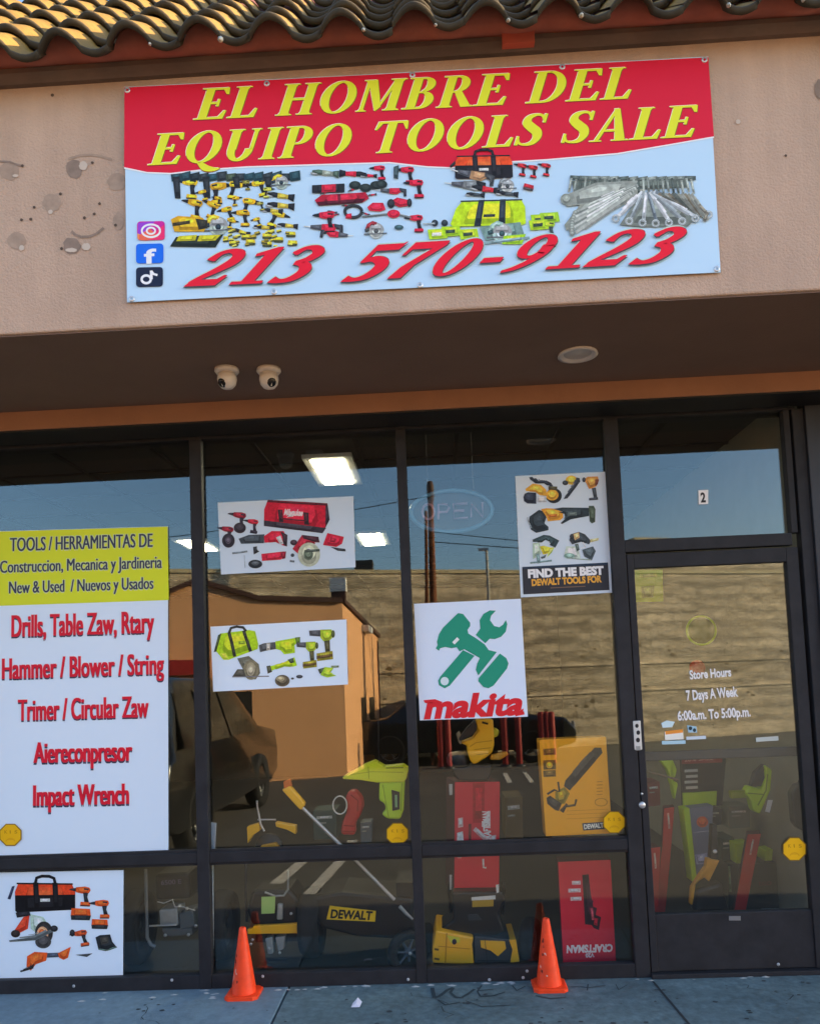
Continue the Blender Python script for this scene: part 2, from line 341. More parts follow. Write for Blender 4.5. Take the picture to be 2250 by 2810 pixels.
def streaks(m, amt, sc):
    n = m.node_tree; b = n.nodes['Principled BSDF']; lk = b.inputs['Base Color'].links[0]; src = lk.from_socket
    tc = n.nodes.new('ShaderNodeTexCoord'); mp = n.nodes.new('ShaderNodeMapping'); mp.inputs['Scale'].default_value = sc; n.links.new(tc.outputs['Object'], mp.inputs[0])
    nz = n.nodes.new('ShaderNodeTexNoise'); nz.inputs['Scale'].default_value = 1; nz.inputs['Detail'].default_value = 7; nz.inputs['Roughness'].default_value = .65; n.links.new(mp.outputs[0], nz.inputs['Vector'])
    mr = n.nodes.new('ShaderNodeMapRange'); mr.inputs[1].default_value = .35; mr.inputs[2].default_value = .7; mr.inputs[3].default_value = 1-amt; mr.inputs[4].default_value = 1+amt*.6; n.links.new(nz.outputs[0], mr.inputs[0])
    mx = n.nodes.new('ShaderNodeMix'); mx.data_type = 'RGBA'; mx.blend_type = 'MULTIPLY'; mx.inputs[0].default_value = 1
    n.links.new(src, mx.inputs[6]); n.links.new(mr.outputs[0], mx.inputs[7]); n.links.new(mx.outputs[2], b.inputs['Base Color'])
streaks(M_wall, .10, (6, 6, .5)); streaks(M_conc, .3, (22, 22, 22)); streaks(M_conc2, .16, (26, 26, 26)); streaks(M_mould, .2, (3, 3, 20)); streaks(M_eave, .12, (9, 9, 2))
def block_mat():
    m = bpy.data.materials.new('sand_block'); m.use_nodes = True; n = m.node_tree; b = n.nodes['Principled BSDF']; b.inputs['Roughness'].default_value = .95
    tc = n.nodes.new('ShaderNodeTexCoord'); mp = n.nodes.new('ShaderNodeMapping'); mp.inputs['Rotation'].default_value = (R(90), 0, 0)
    n.links.new(tc.outputs['Object'], mp.inputs[0])
    br = n.nodes.new('ShaderNodeTexBrick'); br.inputs['Scale'].default_value = 1; br.inputs['Brick Width'].default_value = .42; br.inputs['Row Height'].default_value = .21
    br.inputs['Mortar Size'].default_value = .006; br.inputs['Mortar Smooth'].default_value = .5
    br.inputs['Color1'].default_value = (*lin('#e6d3b3'), 1); br.inputs['Color2'].default_value = (*lin('#dfcba9'), 1); br.inputs['Mortar'].default_value = (*lin('#d2bd9a'), 1)
    n.links.new(mp.outputs[0], br.inputs['Vector'])
    nz = n.nodes.new('ShaderNodeTexNoise'); nz.inputs['Scale'].default_value = 1.1; nz.inputs['Detail'].default_value = 8; nz.inputs['Roughness'].default_value = .7
    m2 = n.nodes.new('ShaderNodeMapping'); m2.inputs['Scale'].default_value = (.5, 1, 2.4); n.links.new(tc.outputs['Object'], m2.inputs[0]); n.links.new(m2.outputs[0], nz.inputs['Vector'])
    mr = n.nodes.new('ShaderNodeMapRange'); mr.inputs[1].default_value = .35; mr.inputs[2].default_value = .65; mr.inputs[3].default_value = .62; mr.inputs[4].default_value = 1.1
    n.links.new(nz.outputs[0], mr.inputs[0])
    mx = n.nodes.new('ShaderNodeMix'); mx.data_type = 'RGBA'; mx.blend_type = 'MULTIPLY'; mx.inputs[0].default_value = 1
    n.links.new(br.outputs[0], mx.inputs[6]); n.links.new(mr.outputs[0], mx.inputs[7]); n.links.new(mx.outputs[2], b.inputs['Base Color'])
    wv = n.nodes.new('ShaderNodeTexWave'); wv.wave_type = 'BANDS'; wv.bands_direction = 'Z'; wv.inputs['Scale'].default_value = .95; wv.inputs['Distortion'].default_value = 3.5; wv.inputs['Detail'].default_value = 4; wv.inputs['Detail Scale'].default_value = 1.2
    n.links.new(tc.outputs['Object'], wv.inputs[0]); wr = n.nodes.new('ShaderNodeMapRange'); wr.inputs[3].default_value = .74; wr.inputs[4].default_value = 1.08; n.links.new(wv.outputs['Fac'], wr.inputs[0])
    mx2 = n.nodes.new('ShaderNodeMix'); mx2.data_type = 'RGBA'; mx2.blend_type = 'MULTIPLY'; mx2.inputs[0].default_value = 1
    n.links.new(mx.outputs[2], mx2.inputs[6]); n.links.new(wr.outputs[0], mx2.inputs[7]); n.links.new(mx2.outputs[2], b.inputs['Base Color'])
    n2 = n.nodes.new('ShaderNodeTexNoise'); n2.inputs['Scale'].default_value = 14; n2.inputs['Detail'].default_value = 5; n.links.new(tc.outputs['Object'], n2.inputs['Vector'])
    ad = n.nodes.new('ShaderNodeMath'); ad.operation = 'SUBTRACT'; n.links.new(n2.outputs[0], ad.inputs[0]); n.links.new(br.outputs['Fac'], ad.inputs[1])
    bp = n.nodes.new('ShaderNodeBump'); bp.inputs['Strength'].default_value = .7; bp.inputs['Distance'].default_value = .03
    n.links.new(ad.outputs[0], bp.inputs['Height']); n.links.new(bp.outputs[0], b.inputs['Normal']); return m
M_block = block_mat(); streaks(M_block, .42, (3.2, 3.2, 9))
def glass_mat(name, refl, tint):
    m = bpy.data.materials.new(name); m.use_nodes = True; n = m.node_tree; out = n.nodes['Material Output']; n.nodes.remove(n.nodes['Principled BSDF'])
    t = n.nodes.new('ShaderNodeBsdfTransparent'); t.inputs[0].default_value = (*tint, 1)
    g = n.nodes.new('ShaderNodeBsdfGlossy'); g.inputs['Roughness'].default_value = 0.0; g.inputs[0].default_value = (.86, .97, 1, 1)
    tc = n.nodes.new('ShaderNodeTexCoord'); nz = n.nodes.new('ShaderNodeTexNoise'); nz.inputs['Scale'].default_value = 1.3; nz.inputs['Detail'].default_value = 1
    n.links.new(tc.outputs['Object'], nz.inputs['Vector'])
    bp = n.nodes.new('ShaderNodeBump'); bp.inputs['Strength'].default_value = .02; bp.inputs['Distance'].default_value = .02
    n.links.new(nz.outputs[0], bp.inputs['Height']); n.links.new(bp.outputs[0], g.inputs['Normal'])
    lw0 = n.nodes.new('ShaderNodeLayerWeight'); lw0.inputs[0].default_value = .5
    pw = n.nodes.new('ShaderNodeMath'); pw.operation = 'POWER'; pw.inputs[1].default_value = 3; n.links.new(lw0.outputs['Facing'], pw.inputs[0])
    lw = n.nodes.new('ShaderNodeMath'); lw.operation = 'MULTIPLY_ADD'; lw.inputs[1].default_value = .7; lw.inputs[2].default_value = refl; n.links.new(pw.outputs[0], lw.inputs[0])
    mx = n.nodes.new('ShaderNodeMixShader'); n.links.new(lw.outputs[0], mx.inputs[0]); n.links.new(t.outputs[0], mx.inputs[1]); n.links.new(g.outputs[0], mx.inputs[2])
    n.links.new(mx.outputs[0], out.inputs[0]); return m
M_glass = glass_mat('shop_glass', .066, (.95, .96, .95)); M_dglass = glass_mat('door_glass', .08, (.95, .96, .95))

# ------------------------------------------------------------------ ground
KERB_Y = -.70
g = MB(); n_ = 24
g.add([(-400, -400, -.15), (400, -400, -.15), (400, 60, -.15), (-400, 60, -.15)], [(0, 1, 2, 3)], M_asph)
struct(g.build('asphalt_ground'))
JX0, JX1 = -.81, .962
g = MB().box(JX0+.004, 30, KERB_Y, .02, -.14, 0, M_conc); struct(g.build('sidewalk', bevel=.006))
g = MB().box(-30, JX0-.004, KERB_Y, .02, -.14, .001, M_conc2); struct(g.build('sidewalk_slab', bevel=.006))
g = MB()
for x in (JX1, 2.75, 4.5): g.add([(x-.005, -.05, .002), (x+.006, -.06, .002), (x+.01+.03*(x == JX1), KERB_Y, .002), (x-.003+.03*(x == JX1), KERB_Y, .002)], [(0, 1, 2, 3)], mat('joint_dark', '#2b3236', .9))
struct(g.build('sidewalk_joint'))
# painted lines on the car park, found from their mirror images in the glass
def mz(u, v, z=-.146):
    p = atz(u, v, z); return Vector((p.x, .08-p.y, z))
g = MB()
for q in (((500, 1190), (590, 1190), (770, 1035), (690, 1035)), ((730, 1262), (815, 1262), (1035, 1022), (955, 1027)), ((720, 1010), (800, 1010), (850, 938), (745, 945)), ((1000, 945), (1070, 945), (1105, 890), (1040, 890))):
    p = [mz(*x) for x in zp('F', q)]; p.reverse(); g.add(p, [(0, 1, 2, 3)], M_stripe)
for q in (((620, 430), (650, 425), (690, 490), (655, 498)), ((755, 420), (785, 420), (840, 485), (810, 495))):
    p = [mz(*x) for x in zp('G', q)]; p.reverse(); g.add(p, [(0, 1, 2, 3)], M_stripe)
struct(g.build('parking_line'))
g = MB(); rc = random.Random(9)
for x, y, n in ((-.2, -.12, 9), (1.35, -.1, 8), (-1.45, -.2, 7)):
    px, py = x, y
    for i in range(n):
        qx, qy = px+rc.uniform(-.05, .07), py-rc.uniform(.02, .06); wd = rc.uniform(.0012, .003)
        g.add([(px-wd, py, .0024), (px+wd, py, .0024), (qx+wd, qy, .0024), (qx-wd, qy, .0024)], [(0, 1, 2, 3)], mat('crack_dark', '#333d40', .95)); px, py = qx, qy
struct(g.build('sidewalk_crack'))
# dark gum spots on the pavement
g = MB(); rr = random.Random(3)
for i in range(120):
    x, y, r = rr.uniform(-1.7, 2.3), rr.uniform(-.8, -.08), rr.uniform(.003, .011)
    vs = [(x+r*1.3*math.cos(q)*rr.uniform(.7, 1.2), y+r*math.sin(q)*rr.uniform(.7, 1.2), .0022+.00001*i) for q in [2*math.pi*k/9 for k in range(9)]]
    g.add(vs, [tuple(range(9))], mat('gum', '#3a4245', .9))
stuff(g.build('gum_spot'))
g = MB()
for i in range(60):     # crumbled mortar along the foot of the shopfront
    x = rr.uniform(-2.0, 2.2); y = rr.uniform(-.045, -.012) if x > -1.0 else rr.uniform(-.12, -.012); r = rr.uniform(.004, .014)
    vs = [(x+1.8*r*math.cos(q), y+r*.7*math.sin(q), .001) for q in [2*math.pi*k/6 for k in range(6)]]
    g.add(vs+[(x, y, r*.5)], [(k, (k+1) % 6, 6) for k in range(6)], mat('mortar', '#aab0b0', .95, noise=.2))
stuff(g.build('crumbled_mortar'))

# ------------------------------------------------------------------ the shop building
XL, XR = -9.0, 16.0
ZS = 2.905; YF = -1.08; GY = .04
B = thing('shop_building', 'beige stucco shop unit with red tiled eave, deep soffit and dark glazed front', 'building', (0, 0, 0))
m = MB().box(XL, XR, YF, YF+.18, ZS, 3.93, M_wall); m.build('fascia_wall', B, bevel=.008)
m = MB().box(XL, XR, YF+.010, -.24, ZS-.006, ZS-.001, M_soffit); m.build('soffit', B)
m = MB().box(XL, XR, -.24, .0, 2.806, ZS+.05, M_beam); m.build('header_beam', B, bevel=.004)
m = MB().prism([(XL, YF+.03, 3.915), (XL, YF-.02, 3.918), (XL, YF-.045, 3.945), (XL, YF-.045, 3.965), (XL, YF-.03, 3.975), (XL, YF+.03, 3.975)], (XR-XL, 0, 0), M_mould); m.build('cornice_moulding', B)
p = atd(1090, 97, YF-.03); m = MB().box(p.x-.062, p.x+.062, YF-.055, YF-.02, 3.925, 4.0, mat('patch_paint', '#c4604c', .8)); m.build('eave_patch', B)
# side walls, back wall, interior
Mi = mat('interior_wall', '#8d8a7c', .9, noise=.06); Mi2 = mat('interior_dark', '#33312d', .9, noise=.1); Mc = mat('ceiling_tile', '#3a3a37', .9); Mf = mat('shop_floor', '#232221', .5, noise=.2, nscale=3)
m = MB().box(XL, -5.2, .0, 9, 0, 4.0, M_wall).box(2.35, XR, .0, 9, 0, 4.0, M_wall).box(-5.2, 2.35, 8.8, 9, 0, 4.0, Mi2); m.build('outer_wall', B)
m = MB().box(1.93, 2.35, .12, 8.8, 0, 3, Mi); m.build('interior_wall', B); MB().box(-5.2, -5.0, .12, 8.8, 0, 3, Mi).build('interior_wall', B)
m = MB().box(-5.0, 1.93, .12, 8.8, -.02, .0, Mf); m.build('interior_floor', B)
m = MB().box(-5.0, 1.93, .1, 8.8, 2.95, 3.0, Mc); m.build('interior_ceiling', B)
m = MB(); Mg = mat('ceiling_grid', '#121211', .8)
for i in range(12): x = -4.72+.61*i; m.box(x-.012, x+.012, .12, 8.8, 2.935, 2.949, Mg)
for i in range(14): y = .5+.61*i; m.box(-5, 1.93, y-.012, y+.012, 2.936, 2.948, Mg)
m.build('ceiling_grid', B)
# holes, scars and patches left by an older sign
Ms1 = mat('wall_scar', '#8b786a', .95, noise=.2, nscale=30); Ms2 = mat('wall_hole', '#55463b', .95); Ms3 = mat('wall_filler', '#c3b3a2', .9)
a = MB(); yy = [YF-.0012]
def scar(k, c, rx, ry, mt, n=18, jit=.12):
    a = MB()
    u, v = zp(k, [c])[0]; s = ZM[k][2]; yy[0] -= .00006
    a.add([at(u+rx*s*math.cos(q)*rr.uniform(1-jit, 1+jit), v+ry*s*math.sin(q)*rr.uniform(1-jit, 1+jit), yy[0]) for q in [2*math.pi*i/n for i in range(n)]], [tuple(range(n))], mt)
    a.build('anchor_hole' if mt is Ms2 else 'filler_patch' if mt is Ms3 else 'wall_scar', B)
def scarc(k, pts, wd, mt):
    a = MB()
    q = zp(k, pts); s = ZM[k][2]*wd
    for i in range(len(q)-1):
        yy[0] -= .00006; t = (Vector(q[i+1])-Vector(q[i])).normalized(); nn = Vector((-t.y, t.x))*s/2
        a.add([at(*(Vector(q[i])+nn), yy[0]), at(*(Vector(q[i+1])+nn), yy[0]), at(*(Vector(q[i+1])-nn), yy[0]), at(*(Vector(q[i])-nn), yy[0])], [(0, 1, 2, 3)], mt)
    a.build('wall_scar', B)
Ms4 = mat('wall_scar_pale', '#a48d7a', .95, noise=.2, nscale=30)
scar('N', (130, 430), 130, 120, Ms4); scar('N', (985, 400), 115, 120, Ms1); scar('N', (1540, 570), 120, 120, Ms4); scar('N', (690, 850), 120, 120, Ms4); scar('N', (225, 1340), 125, 110, Ms4); scar('N', (950, 1410), 115, 115, Ms1); scar('N', (1560, 1090), 70, 110, Ms4)
scarc('N', [(900, 270), (1050, 225), (1200, 215), (1330, 230), (1480, 280)], 32, Ms4)
scarc('N', [(945, 1220), (1000, 1270), (1080, 1295), (1180, 1290), (1270, 1255), (1370, 1175)], 34, Ms1); scarc('N', [(0, 300), (120, 305), (290, 360)], 26, Ms1)
for c in ((300, 360), (800, 728), (455, 905), (410, 1062), (288, 1070), (1220, 320), (1315, 858), (1245, 992), (1115, 1042), (815, 1448), (1525, 1140)): scar('N', c, 20, 20, Ms2, 10)
for c, rx, ry in (((940, 1468), 75, 28), ((1140, 1425), 55, 50), ((1100, 360), 55, 60), ((290, 1440), 35, 35), ((670, 965), 30, 30), ((210, 490), 40, 20)): scar('N', c, rx, ry, Ms3)
for k, c, r in (('K', (222, 400), 7), ('L', (1380, 512), 10), ('L', (1580, 655), 6)): scar(k, c, r, r, Ms3 if c[0] == 1380 else Ms2, 10)
for k, c in (('X', (58, 458)), ('X', (205, 402)), ('X', (1600, 520))): pass
u, v = 2252, 244; scar('X', (u/K, v/K), 14, 22, Ms1)

# roof of S-shaped clay tiles
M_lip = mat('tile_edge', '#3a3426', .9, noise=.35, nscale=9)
M_tile = mat('clay_tile', '#7d6326', .75, noise=.3, nscale=6, bump=.3, bscale=40)
ZE = 3.905; YE = -1.25; SL = R(47); PIT = .268; EXPO = .215
def tprof(t):
    t %= 1
    return .060*math.sin(math.pi*t/.60)**.75 if t < .60 else -.016*math.sin(math.pi*(t-.60)/.40)
m = MB(); dv = Vector((0, math.cos(SL), math.sin(SL))); nv = Vector((0, -math.sin(SL), math.cos(SL)))
S_ = 15
for row in range(8):
    s0 = row*EXPO; nper = int((XR-XL)/PIT); th = .022
    joff = [rr.uniform(-.011, .011) for _ in range(nper+2)]; jh = [rr.uniform(-.005, .005) for _ in range(nper+2)]
    for i in range(nper):
        base = []; tl = rr.uniform(-.010, .010); tw = rr.uniform(-.012, .012)
        for k in range(S_+1):
            t = k/S_; x = XL+(i+t)*PIT+((-1.20-XL-.8*PIT) % PIT)
            h = tprof(min(t, .9999))+jh[i]+tl*(t-.5)+(.006 if k == 0 else 0); e = Vector((x, YE, ZE))+dv*(s0+joff[i]+tw*(t-.5))
            bk = Vector((x, YE, ZE))+dv*(s0+EXPO+.05)+nv*(h-.012)
            base += [e+nv*h, e+nv*(h+th), e+dv*.012+nv*(h+th+.003), bk, e+dv*.06+nv*(h-.004)]
        m.add(base, [], M_tile); b0 = len(m.v)-len(base)
        for k in range(S_):
            o = b0+k*5
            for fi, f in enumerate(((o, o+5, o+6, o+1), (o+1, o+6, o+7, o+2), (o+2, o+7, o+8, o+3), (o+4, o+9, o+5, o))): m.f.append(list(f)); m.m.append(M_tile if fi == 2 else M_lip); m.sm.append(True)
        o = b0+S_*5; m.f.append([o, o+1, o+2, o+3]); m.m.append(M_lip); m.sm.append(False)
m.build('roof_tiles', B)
m = MB(); vs = []; n_ = int((XR-XL)/PIT)*S_
for k in range(n_+1):
    x = XL+k/S_*PIT+((-1.20-XL-.8*PIT) % PIT); q = Vector((x, YE, ZE))+dv*.07+nv*(tprof(k/S_)-.001)
    vs += [(x, YF-.03, 3.972), q, (x, YF+.02, 4.06)]
m.add(vs, [(k*3, k*3+3, k*3+4, k*3+1) for k in range(n_)]+[(k*3+1, k*3+4, k*3+5, k*3+2) for k in range(n_)], M_eave, True); m.build('eave_board', B)
m = MB(); q0 = Vector((XL, YE, ZE))+dv*.26-nv*.05; m.prism([q0, q0+dv*1.9, q0+dv*1.9-nv*.05, q0-nv*.05], (XR-XL, 0, 0), M_eave); m.build('roof_deck', B)
Mm = mat('white_mortar', '#bdb9a8', .95)
for k in range(26):
    x = -1.20+.268*(k-12)-.2*PIT; c = Vector((x, YE, ZE))+nv*.012
    if rr.random() < .75: MB().lathe([(0, 0), (rr.uniform(.006, .012), .004), (0, .02)], c, -dv+nv*.3, Mm, 7).build('mortar_dab', B)
m = MB().box(XL, XR, .2, 9.2, 3.95, 4.02, mat('flat_roof', '#7d7a74', .95)).box(XL, XR, .1, .25, 4.0, 5.2, M_wall); m.build('flat_roof', B)

# window wall
ZT = 2.79
vert = [(-4.3, -4.24), (-2.43, -2.37), (-1.256, -1.194), (-.176, -.126), (.895, .966)]
m = MB().box(-5.2, 1.86, -.002, .12, ZT, 2.805, M_alu).box(-5.2, 2.6, -.235, -.032, 2.797, 2.8055, mat('frame_black', '#0c0c0e', .6)); m.build('head_frame', B)
m = MB()
def fr(name, x0, x1, z0, z1, y0=-.004, y1=.046):
    MB().box(x0, x1, y0, y1, z0, z1, M_alu).build(name, B, bevel=.003)
for x0, x1 in vert: fr('mullion', x0, x1, .0, ZT)
for i in range(4):
    x0, x1 = vert[i][1], vert[i+1][0]
    fr('window_rail', x0, x1, .614, .668, .0); fr('window_sill', x0, x1, 0, .068, -.001)
    for z0, z1 in ((.068, .614), (.668, ZT)):
        q = MB().box(x0, x1, GY-.003, GY+.003, z0, z1, M_glass); q.build('window_pane', B)
    # thin glazing bead
    q = MB().box(x0, x1, .012, .03, .668, .68, M_alu).box(x0, x1, .012, .03, .602, .614, M_alu); q.build('glazing_bead', B)
fr('transom_bar', .966, 1.80, 2.095, 2.157); fr('door_jamb', 1.80, 1.832, 2.157, ZT); fr('door_jamb', 1.842, 1.9, 0, ZT, -.012)
fr('door_jamb', 1.832, 1.842, 2.157, ZT, .03)
MB().box(1.9, 2.36, -.03, .12, 0, 2.806, mat('dark_post', '#30333a', .5, .2, noise=.15, nscale=4)).build('corner_post', B, bevel=.004)
MB().box(.966, 1.80, GY-.003, GY+.003, 2.157, ZT, M_glass).build('transom_pane', B)
fr('threshold', .966, 1.842, 0, .022, -.03)
# door
D = MB().box(.972, 1.006, .0, .05, .024, 2.085, M_alu).box(1.766, 1.826, .0, .05, .024, 2.085, M_alu).box(1.006, 1.766, .0, .05, 2.012, 2.085, M_alu).box(1.006, 1.766, .008, .05, .024, .296, M_alu)
D = D.build('shop_door', B, bevel=.003)
MB().box(1.006, 1.766, .022, .028, .296, 2.012, M_dglass).build('door_pane', D)
MB().box(.985, 1.80, .07, .10, 1.035, 1.082, M_dgrey).build('push_bar', D, bevel=.006)
MB().box(.966, .9722, .012, .03, .02, 2.09, M_black).build('door_gap', D)
P = at(*zp('D', [(183, 1530)])[0], -.004)
hd = MB().prism([(P.x-.018, -.008, P.z-.072), (P.x+.02, -.008, P.z-.072), (P.x+.02, -.008, P.z+.072), (P.x-.018, -.008, P.z+.072)], (0, .0078, 0), mat('door_plate', '#d2d2cc', .5)).build('door_plate', D, bevel=.004)
A = Art(-.0085)
for c, r in (((180, 1460), 13), ((190, 1510), 14), ((188, 1565), 15)): A.disc(c, r, r*1.2, '26282c', 'D', 12)
A.poly([(172, 1610), (205, 1610), (207, 1640), (175, 1642)], '8a8d8d', 'D'); A.build('plate_mark', hd)
P = at(*zp('D', [(217, 2045)])[0], 0); MB().lathe([(0, .012), (.014, .012), (.017, .006), (.017, 0)], (P.x, 0, P.z), (0, -1, 0), M_chrome, 20).build('lock_cylinder', D)
P = at(*zp('D', [(216, 1962)])[0], 0); MB().lathe([(0, .006), (.006, .005), (.006, 0)], (P.x, 0, P.z), (0, -1, 0), M_chrome, 12).build('screw', D)
q = zp('H', [(850, 1368), (935, 1368), (935, 1400), (850, 1400)]); MB().prism([at(u, v, .004) for u, v in q], (0, .0035, 0), mat('maker_tag', '#8a8d90', .4, .5)).build('maker_tag', D)
rr2 = random.Random(5)
for i in range(9):
    x = rr2.uniform(-2, 1.8); z = rr2.uniform(.01, .06); MB().lathe([(0, .003), (rr2.uniform(.004, .008), .001), (.008, 0)], (x, -.0045, z), (0, -1, 0), mat('paint_fleck', '#a9adb0', .8), 7).build('paint_fleck', B)

# soffit fittings
M_camw = mat('camera_white', '#d6cfc6', .45)
for px, lx, lab in ((478, -1, 'white dome security camera under the soffit with its black lens turned left'), (566, 1, 'white dome security camera under the soffit with its black lens turned right')):
    c = atz(px*K, 778*K, ZS-.009); t = thing('security_camera', lab, 'camera', (c.x, c.y, ZS-.006), 'security cameras under the soffit')
    MB().lathe([(0, 0), (.052, 0), (.054, -.012), (.046, -.022), (0, -.022)], c+Vector((0, 0, .003)), (0, 0, 1), M_camw, 28).build('mount', t)
    MB().lathe([(.0, -.02), (.040, -.02), (.043, -.045), (.038, -.068), (.026, -.083), (0, -.09)], c, (0, 0, 1), M_camw, 28).build('dome', t)
    d = Vector((lx*.42, -.62, -.62)).normalized(); cc = c+Vector((0, 0, -.045))+d*.028
    MB().lathe([(0, .016), (.017, .016), (.021, .010), (.022, 0), (.02, -.01)], cc, d, mat('lens_black', '#08090b', .12), 22).build('lens', t)
c = atz(1215.5*K, 746*K, ZS-.0085); t = thing('soffit_light', 'round white downlight recessed in the brown soffit above the door', 'light', (c.x, c.y, ZS))
MB().lathe([(.085, .002), (.088, -.006), (.072, -.008), (.066, .0), (.060, .0025), (0, .003)], c, (0, 0, 1), mat('lamp_white', '#cfc8c0', .4), 36).build('trim_ring', t)
MB().lathe([(.06, .0015), (0, -.004)], c, (0, 0, 1), mat('lamp_glass', '#bdb5ac', .2), 28).build('diffuser', t)
# ceiling lights inside, lit
M_lamp = mat('lamp_lit', '#fff3cf', .5, emit=8.0)
for x, y, lab in ((-.66, 1.3, 'lit strip light on the shop ceiling nearest the window'), (-.62, 4.0, 'lit strip light deep in the shop, right of the red tool poster'), (-2.38, 3.9, 'lit strip light deep in the shop, beside the tall list sign')):
    t = thing('ceiling_light', lab, 'light', (x, y, 2.95), 'lit strip lights on the shop ceiling')
    MB().box(x-.16, x+.16, y-.38, y+.38, 2.925, 2.9485, M_white).build('housing', t)
    MB().box(x-.11, x+.10, y-.33, y+.31, 2.915, 2.9245, M_lamp).build('tube_cover', t, bevel=.01)

# ------------------------------------------------------------------ the banner
YB = YF-.012
BN = thing('shop_banner', 'wide red and white vinyl banner with yellow serif shop name, hung on the stucco fascia', 'banner', tuple(at(1150, 830, YB)))
def sheet(name, parent, pts, Y, th, col_mat, wav=0., nx=40, nz=14):
    """vinyl sheet between four photo corners TL TR BR BL, gently rippled"""
    c = [at(u, v, Y) for u, v in pts]; vs = []
    for j in range(nz+1):
        for i in range(nx+1):
            s, t = i/nx, j/nz; p = c[0]*(1-s)*(1-t)+c[1]*s*(1-t)+c[2]*s*t+c[3]*(1-s)*t
            p = p+Vector((0, wav*(math.sin(s*23+t*2)+.6*math.sin(s*51-t*5))*(.3+abs(t-.5)), 0)); vs.append(p)
    W1 = nx+1; f = [(j*W1+i, j*W1+i+1, (j+1)*W1+i+1, (j+1)*W1+i) for j in range(nz) for i in range(nx)]
    m = MB(); m.add(vs, f, col_mat, True); m.add([v+Vector((0, th, 0)) for v in vs], f, col_mat, True); b = len(vs)
    b0 = len(m.v); m.v += [p.copy() for p in m.v[:2*b]]; e = [i for i in range(W1)]+[j*W1+nx for j in range(1, nz+1)]+[nz*W1+i for i in range(nx-1, -1, -1)]+[j*W1 for j in range(nz-1, 0, -1)]
    for k in range(len(e)):
        i, j = e[k], e[(k+1) % len(e)]; m.f.append([b0+i, b0+j, b0+b+j, b0+b+i]); m.m.append(col_mat); m.sm.append(False)
    return m.build(name, parent)
bq = [(262*K, 183*K), (1490*K, 119*K), (1516*K, 573*K), (268*K, 636*K)]
sheet('vinyl_sheet', BN, bq, YB, .003, mat('vinyl_white', '#bddcf0', .42), .0005)
A = Art(YB-.0011)
redlow = [(262, 352), (310, 362), (360, 364), (420, 357), (520, 350), (680, 345), (820, 341), (900, 350), (950, 352), (1010, 343), (1150, 335), (1300, 322), (1400, 305), (1502, 287)]
top = [(262, 184), (1490.5, 120)]
def edge(x): return 183+(119-183)*(x-262)/1228
A.poly([(u*K, v*K) for u, v in [(262.5, 184), (1490, 120.5)]+redlow[::-1]], 'c41733')
A.line([(u*K, v*K+2) for u, v in redlow], 4, 'f3dfe4')
A.build('red_field', BN)
A = Art(YB-.0016)
SH = [(-2.5, -1, 'f0dccb'), (2.5, 1.5, '5d6b1d'), (-1, 2.5, '7d2a1c'), (-1.2, 0, 'cdd22c'), (1, 0, 'cdd22c'), (0, 0, 'cdd22c')]
def serif_line(txt, p0, p1, cap): serif(A, txt, (p0[0]*K, p0[1]*K), (p1[0]*K, p1[1]*K), cap*K, .27, SH)
serif_line('EL HOMBRE DEL', (408, 252.5), (1329, 207), 65)
serif_line('EQUIPO TOOLS SALE', (312, 348), (1471, 287), 65)
A.build('shop_name', BN)
A = Art(YB-.0024, 1.5e-6); A.ph = True
def clip(c): return c
rr = random.Random(11)
# yellow tools
for c, s, ro, f, k in (((400, 210), 70, .1, 1, 0), ((560, 235), 75, -.1, -1, 0), ((660, 225), 62, .1, -1, 0), ((790, 215), 60, -.2, 1, 0), ((430, 330), 68, .2, 1, 1), ((530, 340), 58, .4, 1, 0), ((610, 365), 50, -.2, 1, 0), ((735, 320), 60, .1, -1, 0), ((700, 385), 58, 0, 1, 0), ((900, 390), 62, .3, -1, 0)):
    drill(A, zp('I', [c])[0], s*.6, ro, rr.choice(['d9a815', 'd4b520', 'c99a18']), f)
for x in range(290, 1000, 52): A.poly([(x, 160+rr.uniform(-10, 10)), (x+60, 150+rr.uniform(-10, 10)), (x+64, 195), (x+6, 205)], rr.choice(['23404a', '2b3338', '3d4a3a', '1f2a30']), 'I')
for x in (300, 470, 640, 820, 900): A.poly([(x, 178), (x+40, 174), (x+46, 300-60*(x > 600)), (x+14, 300-60*(x > 600))], '22272c', 'I')
for c, s in (((920, 205), 60), ((560, 455), 85)): saw(A, zp('I', [c])[0], s*.48, 0, 'd8b830', 1, '23313a', '9fb0a8')
for c, s, ro in (((915, 285), 80, .15), ((915, 340), 80, .1), ((870, 370), 60, .1), ((820, 465), 60, .1), ((955, 455), 60, .1), ((690, 490), 55, .3)): grinder(A, zp('I', [c])[0], s*.48, ro, 'b8a43a')
A.poly([(290, 420), (330, 400), (470, 410), (500, 440), (480, 490), (310, 490)], 'c79a1a', 'I').poly([(300, 440), (400, 425), (400, 445), (300, 460)], '3b3420', 'I').poly([(430, 415), (500, 425), (500, 470), (450, 480)], '2a2a22', 'I')
A.poly([(320, 520), (590, 505), (545, 580), (285, 575)], '1f2a22', 'I').poly([(335, 515), (440, 508), (430, 540), (320, 545)], 'b9b31e', 'I').poly([(455, 510), (575, 508), (545, 540), (440, 545)], 'b9b31e', 'I')
for c in ((650, 555), (720, 520), (745, 550), (840, 515), (840, 560), (905, 535), (975, 505), (985, 555)): batt(A, zp('I', [c])[0], 22, .1, 'cfb92c', '3c4126')
